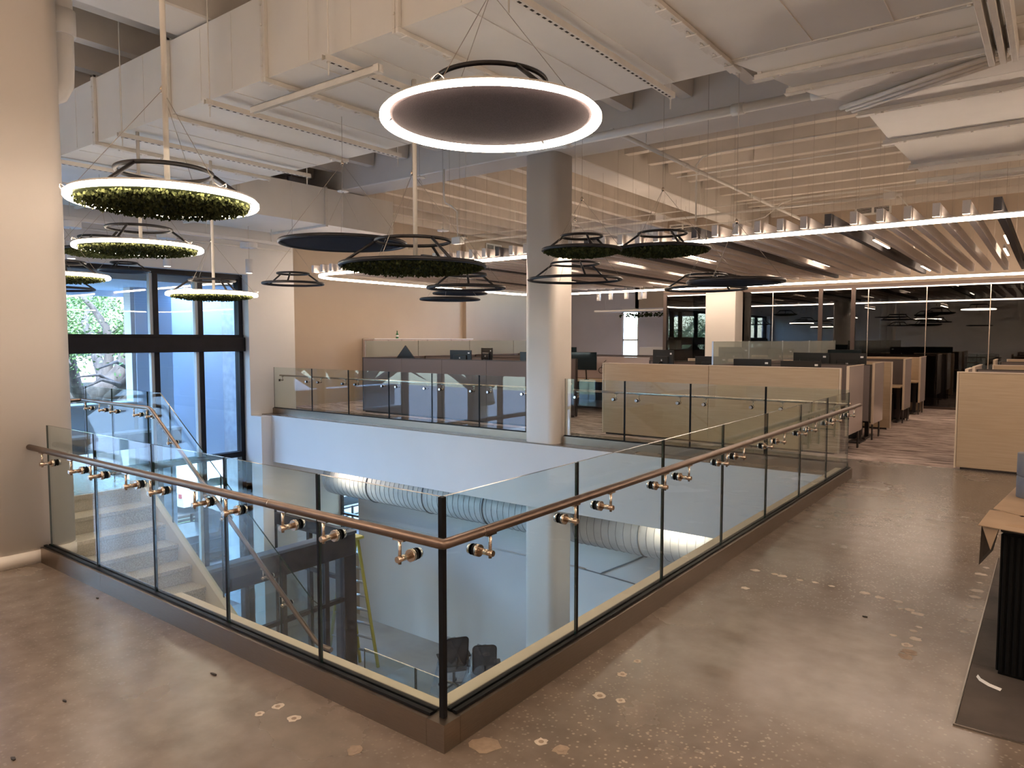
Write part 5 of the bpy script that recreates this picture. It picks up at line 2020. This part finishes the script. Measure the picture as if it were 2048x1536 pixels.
# cross-brace fitting on the lower ceiling and conduits
pipe('conduit', 'thin white conduit along the lower white wall', 'conduit', [(-13.5, 11.57, -2.70), (-10.0, 11.57, -2.70), (-7.05, 11.57, -2.70)], 0.016, 'white_paint', n=8, group='lower conduits')
pipe('conduit', 'thin grey pipe with a cross fitting low under the far slab', 'conduit', [(-7.2, 11.57, -2.71), (-6.69, 11.57, -2.73), (-4.9, 11.57, -2.84)], 0.012, 'seam_dark', [((-6.69, 11.57, -2.73), (1, 0, 0))], n=8, group='lower conduits')
pipe('conduit', 'short diagonal grey pipe below the spiral duct', 'conduit', [(-6.67, 11.57, -2.71), (-6.1, 11.57, -2.40), (-5.67, 11.57, -2.15)], 0.014, 'seam_dark', n=8, group='lower conduits')

# dark vestibule
vs1 = thing('vestibule', 'dark-framed glass entrance vestibule on the lower floor', 'vestibule', (-13, 7.5, LOW))
VX, VZ0, VZ1 = -11.5, -2.78, -2.28
VY0, VY1 = 4.2, 9.72
MB().box(VX - 0.16, VX, VY0, VY1, VZ0, VZ1 - 0.06, bev=0.006).build('header', 'window_frame', vs1)
MB().box(VX - 0.22, VX + 0.02, VY0, VY1 + 0.02, VZ1 - 0.06, VZ1, bev=0.006).build('header_cap', 'ext_dark', vs1)
MB().box(-14.6, VX - 0.16, VY1 - 0.14, VY1, VZ1 - 0.25, VZ1, bev=0.006).build('header', 'window_frame', vs1)
for y in (4.4, 6.2, 8.0, 9.0):
    MB().box(VX - 0.13, VX - 0.03, y - 0.05, y + 0.05, LOW, VZ0).build('post', 'window_frame', vs1)
MB().box(VX - 0.30, VX - 0.002, VY1 - 0.30, VY1 + 0.01, LOW, VZ0, bev=0.004).build('corner_post', 'window_frame', vs1)
MB().box(VX - 0.13, VX - 0.03, VY0, VY1 - 0.3, -3.72, -3.64).build('cross_rail', 'window_frame', vs1)
for z in (-3.35,):
    MB().box(-14.6, VX - 0.3, VY1 - 0.11, VY1 - 0.04, z - 0.05, z + 0.03).build('cross_rail', 'window_frame', vs1)
MB().box(-13.0, -12.9, VY1 - 0.12, VY1 - 0.03, LOW, VZ1 - 0.25).build('post', 'window_frame', vs1)
MB().box(-14.3, -14.2, VY1 - 0.12, VY1 - 0.03, LOW, VZ1 + 0.1).build('post', 'window_frame', vs1)
for y0, y1 in ((4.45, 6.15), (6.25, 7.95), (8.05, 8.95), (9.05, 9.42)):
    for z0, z1 in ((LOW + 0.02, -3.72), (-3.64, VZ0)):
        MB().box(VX - 0.085, VX - 0.073, y0, y1, z0, z1).build('pane', 'glass_window', vs1)
for x0, x1 in ((-14.2, -13.0), (-12.9, -11.8)):
    MB().box(x0, x1, VY1 - 0.08, VY1 - 0.07, LOW + 0.02, VZ1 - 0.25).build('pane', 'glass_window', vs1)

# yellow A-frame ladder
lad = thing('stepladder', 'yellow fibreglass stepladder standing behind the vestibule post', 'ladder', (-11.8, 9.95, LOW))


def ladder_leg(p0, p1, w=0.035):
    m = MB()
    m.cyl(p0, p1, w, 4)
    return m.build('side_rail', 'ladder_yellow', lad)


zt = -2.55
A0, A1 = Vector((-11.60, 9.88, LOW)), Vector((-11.11, 9.95, LOW))
B0, B1 = Vector((-12.75, 10.0, LOW)), Vector((-12.35, 10.1, LOW))
T0, T1 = Vector((-12.05, 9.92, zt)), Vector((-11.75, 9.98, zt))
ladder_leg(A0, T0)
ladder_leg(A1, T1)
ladder_leg(B0, T0 + Vector((-0.1, 0.05, 0)))
ladder_leg(B1, T1 + Vector((-0.1, 0.05, 0)))
for k in range(1, 9):
    s = k / 9.2
    m = MB()
    m.cyl(A0.lerp(T0, s), A1.lerp(T1, s), 0.03, 4)
    m.build('step', 'ladder_alu', lad)
    if k % 2:
        m = MB()
        m.cyl(B0.lerp(T0, s), B1.lerp(T1, s), 0.015, 6)
        m.build('brace', 'ladder_alu', lad)
MB().box(-12.22, -11.62, 9.85, 10.06, zt, zt + 0.06, bev=0.01).build('top_cap', 'ladder_yellow', lad)


# office chairs wrapped in plastic
def office_chair(lab, x, y, yaw):
    t = thing('office_chair', lab, 'chair', (0, 0, 0), 'plastic-wrapped office chairs')
    m = MB()
    for k in range(5):
        a = 2 * PI * k / 5
        m.tube([(0, 0, 0.10), (0.16 * math.cos(a), 0.16 * math.sin(a), 0.085), (0.30 * math.cos(a), 0.30 * math.sin(a), 0.065)], 0.02, 6)
    st5 = m.build('star_base', 'chair_black', t)
    for k in range(5):
        a = 2 * PI * k / 5
        m = MB()
        c = Vector((0.31 * math.cos(a), 0.31 * math.sin(a), 0.03))
        tt = Vector((-math.sin(a), math.cos(a), 0))
        m.cyl(c - tt * 0.022, c + tt * 0.022, 0.03, 12)
        m.build('castor', 'chair_black', st5)
    m = MB()
    m.cyl((0, 0, 0.1), (0, 0, 0.44), 0.028, 10)
    m.build('gas_post', 'chair_black', t)
    m = MB()
    m.rbox(-0.25, 0.25, -0.24, 0.25, 0.44, 0.50, 0.08, 5)
    m.build('seat', 'chair_mesh', t)
    fr = []
    prof = rrect(-0.22, 0.22, 0.56, 1.16, 0.08, 4)
    for px, pz in prof:
        bend = -0.26 - 0.10 * ((pz - 0.56) / 0.6) + 0.10 * (px / 0.22) ** 2 * 0.3
        fr.append((px, bend, pz))
    m = MB()
    m.tube(fr, 0.014, 6, closed=True)
    m.build('back_frame', 'chair_black', t)
    m = MB()
    c = Vector((0, -0.30, 0.86))
    n = len(fr)
    m.add([tuple(c)] + fr, [(0, 1 + i, 1 + (i + 1) % n) for i in range(n)])
    m.build('back_mesh', 'chair_mesh', t)
    m = MB()
    m.tube([(0, -0.02, 0.43), (0, -0.20, 0.46), (0, -0.29, 0.56), (0, -0.31, 0.75)], 0.022, 6)
    m.build('spine_bar', 'chair_black', t)
    for s in (-1, 1):
        m = MB()
        m.tube([(s * 0.20, -0.02, 0.45), (s * 0.29, -0.02, 0.48), (s * 0.29, -0.02, 0.66)], 0.014, 6)
        m.box(s * 0.29 - 0.04, s * 0.29 + 0.04, -0.14, 0.12, 0.66, 0.69, bev=0.01)
        m.build('armrest', 'chair_black', t)
    t.location = (x, y, LOW)
    t.rotation_euler = (0, 0, yaw)
    return t


office_chair('mesh-back office chair under plastic, behind the railing corner', -9.24, 10.25, PI * 0.30)
office_chair('mesh-back office chair under plastic, right of the railing corner', -8.56, 10.35, PI * 0.24)


def plastic_drape(lab, x, y, top, r, seed):
    rnd = random.Random(seed)
    m = MB()
    N, K = 22, 7
    ph = [rnd.uniform(0.8, 1.25) for _ in range(N)]
    vs_ = []
    for k in range(K + 1):
        s = k / K
        z = top - (top - LOW - 0.03) * s
        for i in range(N):
            a = 2 * PI * i / N
            rr = (0.14 + (r - 0.14) * s ** 0.8) * (1 + (ph[i] - 1) * s + 0.10 * math.sin(3 * a + seed) * s)
            vs_.append((x + rr * math.cos(a), y + rr * math.sin(a) * 0.85, z + 0.03 * math.sin(5 * a + k)))
    vs_.append((x, y, top + 0.05))
    fs = []
    for k in range(K):
        for i in range(N):
            j = (i + 1) % N
            fs.append((k * N + i, k * N + j, (k + 1) * N + j, (k + 1) * N + i))
    for i in range(N):
        fs.append((len(vs_) - 1, (i + 1) % N, i))
    m.add(vs_, fs, 0, True)
    return tag(m.build('plastic_sheet', 'plastic_film'), lab, 'plastic sheet', 'plastic wraps')


plastic_drape('clear plastic sheet draped over the chair behind the railing corner', -9.24, 10.18, LOW + 1.0, 0.42, 1)
plastic_drape('clear plastic sheet draped over the chair right of the railing corner', -8.54, 10.28, LOW + 1.0, 0.46, 2)
# low grey table behind the half-landing
t = thing('work_table', 'low grey table behind the half-landing railing', 'table', (-9.8, 8.6, LOW))
MB().box(-10.6, -8.4, 7.9, 8.7, LOW + 0.70, LOW + 0.74, bev=0.006).build('tabletop', 'concrete_low', t)
for xx in (-10.5, -8.5):
    for yy in (7.98, 8.62):
        MB().box(xx - 0.025, xx + 0.025, yy - 0.025, yy + 0.025, LOW, LOW + 0.70).build('leg', 'seam_dark', t)
# lamps of the lower storey: recessed square lights under the slab
for k, (x, y) in enumerate(((-12.6, 10.0), (-4.5, 10.2), (0.5, 9.0))):
    t = thing('ceiling_light', ['recessed square light in the lower ceiling near the pier', 'recessed square light in the lower ceiling right of the column', 'recessed square light in the lower ceiling under the walkway'][k], 'ceiling light', (x, y, -1.08), 'lower ceiling lights')
    MB().box(x - 0.32, x + 0.32, y - 0.32, y + 0.32, -1.085, -1.062).build('frame', 'white_paint', t)
    MB().box(x - 0.30, x + 0.30, y - 0.30, y + 0.30, -1.089, -1.0855).build('diffuser', 'led_small', t)

# ================================================================== OUTSIDE
GZ = -5.45
b = MB()
b.box(-120, -14.95, -60, 90, GZ - 0.3, GZ)
b.box(-14.95, 20, 11.85, 90, GZ - 0.3, GZ)
struct(b.build('floor_street', 'asphalt', loc=(-40, 10, GZ)), 'grey street outside the window')
b = MB()
b.box(-27.0, -22.5, -60, 90, GZ, GZ + 0.12)
tag(b.build('lawn_strip', 'lawn', loc=(-25, 10, GZ)), 'green lawn strip between the pavement and the street', 'lawn', kind='structure')
b = MB()
b.box(-34, -30.0, -60, 90, GZ, GZ + 0.13)
b.box(-17.0, -14.95, -60, 90, GZ, GZ + 0.14)
struct(b.build('floor_pavement', 'pavement', loc=(-30, 10, GZ)), 'pale pavement strips outside')
# canopy, pillar and side wall of the portico
t = thing('portico', 'shaded blue-grey concrete portico outside the window', 'portico', (-17, 7, GZ))
MB().box(-18.6, -14.95, 4.6, 8.8, 2.90, 3.6).box(-16.3, -14.95, 8.8, 10.38, 2.90, 3.6).build('soffit', 'ext_wall', t)
MB().box(-18.7, -18.6, 4.6, 8.8, 2.75, 3.7, bev=0.02).build('fascia', 'ext_edge', t)
MB().box(-17.35, -17.0, 7.93, 8.80, GZ, 2.90, bev=0.01).build('pillar', 'ext_wall', t)
MB().box(-17.35, -17.02, 7.84, 7.928, GZ, 2.90, bev=0.004).build('pillar_edge', 'ext_edge', t)
MB().box(-18.3, -17.9, 8.81, 10.9, -1.4, 2.90).build('side_wall', 'ext_wall', t)
MB().box(-17.9, -15.65, 10.62, 10.9, GZ, 2.88).build('end_wall', 'ext_concrete', t)
MB().box(-17.35, -17.0, 3.5, 7.84, -0.42, 0.20, bev=0.01).build('parapet', 'ext_wall', t)
MB().box(-17.45, -16.9, 3.5, 7.84, 0.20, 0.26, bev=0.01).build('coping', 'ext_edge', t)
MB().box(-17.9, -16.7, 3.5, 8.8, -0.80, -0.46, bev=0.01).build('ledge', 'ext_dark', t)
MB().box(-17.95, -16.65, 3.5, 8.8, -0.46, -0.40, bev=0.01).build('ledge_cap', 'ext_edge', t)
# low garden wall and long bench by the street
t = thing('garden_wall', 'bright low wall across the street', 'wall', (-31.5, 15, GZ))
for k in range(9):
    MB().box(-31.7, -31.3, -6 + k * 4.0, -2.02 + k * 4.0, GZ + 0.14, GZ + 1.5, bev=0.02).build('wall_block', 'ext_edge', t)
t = thing('bench', 'long dark slatted bench on the pavement outside', 'bench', (-23.5, 12.6, GZ))
for k in range(4):
    MB().box(-23.9 + k * 0.14, -23.78 + k * 0.14, 10.5, 15.2, GZ + 0.55, GZ + 0.60, bev=0.008).build('slat', 'bark', t)
for k in range(3):
    MB().box(-24.02, -23.97, 10.5, 15.2, GZ + 0.66 + k * 0.13, GZ + 0.76 + k * 0.13, bev=0.008).build('slat', 'bark', t)
for yy in (10.8, 12.9, 14.9):
    m = MB()
    m.box(-23.95, -23.4, yy - 0.04, yy + 0.04, GZ + 0.13, GZ + 0.55)
    m.box(-24.0, -23.94, yy - 0.04, yy + 0.04, GZ + 0.55, GZ + 1.05)
    m.build('leg', 'window_frame', t)
# railings outside
t = thing('street_railing', 'dark three-bar railing beside the street', 'railing', (-20.5, 10, GZ))
for z in (0.35, 0.65, 0.95):
    MB().box(-20.52, -20.48, 3, 20, GZ + z, GZ + z + 0.04).build('bar', 'window_frame', t)
for k in range(9):
    yy = 3.2 + k * 2.0
    MB().box(-20.53, -20.47, yy - 0.03, yy + 0.03, GZ, GZ + 1.0).build('post', 'window_frame', t)


def car(lab, x, y, yaw, mat_, pickup=False):
    t = thing('car', lab, 'car', (0, 0, 0), 'parked cars')
    L, W = 4.5, 1.8
    if pickup:
        prof = [(-2.25, 0.35), (2.25, 0.35), (2.25, 0.85), (1.2, 1.0), (0.75, 1.55), (-0.45, 1.6), (-0.55, 1.0), (-2.25, 1.0)]
        win = [(0.62, 1.05), (0.98, 1.05), (0.66, 1.48), (-0.38, 1.52), (-0.40, 1.05)]
    else:
        prof = [(-2.2, 0.35), (2.2, 0.35), (2.25, 0.70), (1.35, 0.90), (0.55, 1.38), (-1.1, 1.42), (-1.75, 1.0), (-2.25, 0.92)]
        win = [(1.10, 0.98), (0.50, 1.32), (-1.02, 1.36), (-1.5, 1.02)]
    m = MB()
    m.extrude([(p[0], -W / 2, p[1]) for p in prof], (0, W, 0))
    m.build('body', mat_, t)
    for s in (-1, 1):
        m = MB()
        m.extrude([(p[0], s * (W / 2 + 0.004), p[1]) for p in win], (0, s * 0.006, 0))
        m.build('side_window', 'car_glass', t)
    m = MB()
    if pickup:
        m.extrude([(1.13, -0.75, 1.06), (1.13, 0.75, 1.06), (0.80, 0.70, 1.50), (0.80, -0.70, 1.50)], (0.02, 0, 0.012))
    else:
        m.extrude([(1.27, -0.75, 0.96), (1.27, 0.75, 0.96), (0.62, 0.68, 1.35), (0.62, -0.68, 1.35)], (0.014, 0, 0.02))
    m.build('windscreen', 'car_glass', t)
    for sx in (-1.4, 1.4):
        for s in (-1, 1):
            m = MB()
            m.cyl((sx, s * (W / 2 - 0.18), 0.33), (sx, s * (W / 2 + 0.02), 0.33), 0.33, 20)
            wh = m.build('wheel', 'tyre', t)
            m = MB()
            m.cyl((sx, s * (W / 2 + 0.02), 0.33), (sx, s * (W / 2 + 0.03), 0.33), 0.2, 14)
            m.build('hubcap', 'ladder_alu', wh)
    m = MB()
    for s in (-0.65, 0.65):
        m.box(2.235, 2.27, s - 0.18, s + 0.18, 0.62, 0.76)
    m.build('headlights', 'plastic_white', t)['kind'] = 'stuff'
    m = MB()
    for s in (-0.75, 0.75):
        m.box(-2.275, -2.24, s - 0.1, s + 0.1, 0.72, 0.9)
    m.build('tail_lights', 'car_red', t)['kind'] = 'stuff'
    t.location = (x, y, GZ)
    t.rotation_euler = (0, 0, yaw)
    return t


car('white parked car on the street beyond the lawn', -28.8, 16.8, PI / 2 + 0.05, 'car_white')
car('dark pickup truck parked by the railing', -22.0, 12.9, PI / 2 - 0.1, 'car_dark', True)
car('white car parked behind the pickup truck', -21.6, 17.6, PI / 2, 'car_white')
car('dark car further along the street', -29.0, 10.2, PI / 2, 'car_dark')

# trees
def tree(lab, x, y, h, spread, seed, leaves, limbs, leafm='leaf_light', lsize=0.30, clump=0.6, extra=()):
    rnd = random.Random(seed)
    t = thing('tree', lab, 'tree', (x, y, GZ), 'street trees')
    m = MB()
    tips = []
    base = Vector((x, y, GZ))
    fork = base + Vector((0.2, -0.3, h * 0.42))
    m.tube([base, base.lerp(fork, 0.5) + Vector((0.1, 0.15, 0)), fork], 0.3, 10, rr=[0.55, 0.42, 0.38])
    for k in range(limbs):
        a = 2 * PI * k / limbs + rnd.uniform(-0.4, 0.4)
        up = rnd.uniform(0.25, 0.6)
        L = spread * rnd.uniform(0.7, 1.1)
        p1 = fork + Vector((math.cos(a) * L * 0.35, math.sin(a) * L * 0.35, h * 0.12 * up * 2))
        p2 = fork + Vector((math.cos(a + 0.2) * L * 0.7, math.sin(a + 0.2) * L * 0.7, h * 0.28 * up * 2))
        p3 = fork + Vector((math.cos(a + 0.1) * L, math.sin(a + 0.1) * L, h * 0.46 * up * 1.6))
        m.tube([fork - Vector((0, 0, 0.3)), p1, p2, p3], 0.2, 7, rr=[0.28, 0.19, 0.12, 0.05])
        tips += [p2, p3, (p2 + p3) / 2]
        for q in range(4):
            a2 = a + rnd.uniform(-1.2, 1.2)
            s = p1.lerp(p3, rnd.uniform(0.2, 0.9))
            e = s + Vector((math.cos(a2) * L * 0.4, math.sin(a2) * L * 0.4, rnd.uniform(-0.1, 0.35) * h * 0.4))
            m.tube([s, (s + e) / 2 + Vector((0, 0, 0.2)), e], 0.05, 5, rr=[0.07, 0.05, 0.02])
            tips += [e, (s + e) / 2]
    for pts_, rr_ in extra:
        m.tube(pts_, 0.2, 8, rr=rr_)
        tips.append(Vector(pts_[-1]))
    m.build('trunk', 'bark', t)
    m = MB()
    high = [q for q in tips if q.z > GZ + h * 0.60]
    for i in range(leaves):
        c = rnd.choice(high) + Vector((rnd.gauss(0, clump), rnd.gauss(0, clump), rnd.gauss(0, clump * 0.7)))
        d = Vector((rnd.gauss(0, 1), rnd.gauss(0, 1), rnd.gauss(0, 0.7))).normalized()
        w = d.orthogonal().normalized()
        s = lsize * rnd.uniform(0.5, 1.1)
        m.add([c, c + d * s * 0.5 + w * s * 0.28, c + d * s, c + d * s * 0.5 - w * s * 0.28], [(0, 1, 2, 3)])
    m.build('foliage', leafm, t)['kind'] = 'stuff'
    return t


t1 = tree('large spreading oak with a leaning trunk outside the tall window', -24.6, 10.5, 11.0, 5.0, 4, 24000, 9, 'leaf_light', 0.13, 0.42,
          (([(-24.6, 9.3, -1.6), (-24.5, 9.87, -0.12), (-24.4, 10.43, 0.18), (-24.3, 10.85, 0.70), (-24.2, 11.05, 1.5), (-24.2, 11.1, 2.6)], [0.42, 0.36, 0.32, 0.26, 0.2, 0.12]),
           ([(-24.5, 10.2, -0.1), (-24.5, 10.48, 0.6), (-24.5, 10.6, 1.35), (-24.5, 10.5, 2.1), (-24.6, 10.1, 2.8), (-24.7, 9.6, 3.3)], [0.2, 0.17, 0.15, 0.12, 0.09, 0.05])))
t2 = tree('leafy tree behind the oak outside the window', -41.0, 27.0, 12.0, 5.5, 9, 12000, 6, 'leaf_dark', 0.24)
tree('tree further along the street, seen left of the oak', -34.0, 7.5, 11.0, 5.0, 15, 12000, 6, 'leaf_light', 0.22)
for lab, (x, y), rz, like in (('added broad tree out of view on the lawn far to the left of the oak', (-25.0, -1.0), 1.1, t1), ('added leafy tree out of view at the far left end of the street', (-24.0, -9.5), 2.3, t1), ('second added leafy tree out of view behind the lawn at far left', (-37.0, -6.0), 0.7, t2)):  # trees added out of view to darken the sky mirrored in the railing glass
    o = copy_tree(like)
    o['label'] = lab
    o.location = (x, y, GZ)
    o.rotation_euler = (0, 0, rz)
t = thing('far_building', 'pale sunlit building across the street', 'building', (-52, 20, GZ))
MB().box(-60, -52, -10, 45, GZ, 6.0, bev=0.05).build('wall', 'pavement', t)
for k in range(9):
    for z in (-2.8, 0.6, 3.6):
        MB().box(-52.05, -51.96, -7 + k * 5.4, -4 + k * 5.4, z, z + 1.6).build('window', 'car_glass', t)
MB().box(-60.3, -51.7, -10.3, 45.3, 6.0, 6.5, bev=0.05).build('roof_edge', 'ext_edge', t)
# shrubs
for k, (x, y, r) in enumerate(((-22.8, 7.2, 0.9), (-22.6, 8.9, 0.8), (-23.0, 5.6, 0.9))):
    lab = ['green shrub by the pavement outside, middle', 'green shrub by the pavement outside, right', 'green shrub by the pavement outside, left'][k]
    t = thing('shrub', lab, 'shrub', (x, y, GZ), 'shrubs outside')
    rnd = random.Random(30 + k)
    m = MB()
    for i in range(900):
        d = Vector((rnd.gauss(0, 1), rnd.gauss(0, 1), abs(rnd.gauss(0, 1)))).normalized()
        c = Vector((x, y, GZ + 0.15)) + d * r * (0.6 + 0.4 * rnd.random()) * 1.6
        w = d.orthogonal().normalized()
        s = 0.22
        m.add([c, c + d * s * 0.5 + w * s * 0.3, c + d * s, c + d * s * 0.5 - w * s * 0.3], [(0, 1, 2, 3)])
    m.build('foliage', 'leaf_dark', t)['kind'] = 'stuff'
    m = MB()
    for q in range(5):
        a = q * 1.25
        m.cyl((x, y, GZ), (x + 0.6 * math.cos(a), y + 0.6 * math.sin(a), GZ + 1.0), 0.03, 5)
    m.build('stems', 'bark', t)['kind'] = 'stuff'
# daylight sampling portal in the tall window opening
pd = bpy.data.lights.new('window_portal', 'AREA')
pd.shape = 'RECTANGLE'
pd.size = 14.6
pd.size_y = 8.6
pd.cycles.is_portal = True
po = bpy.data.objects.new('window_portal', pd)
po.location = (-14.5, 1.8, -0.8)
po.rotation_euler = Vector((1, 0, 0)).to_track_quat('-Z', 'Y').to_euler()
C.objects.link(po)
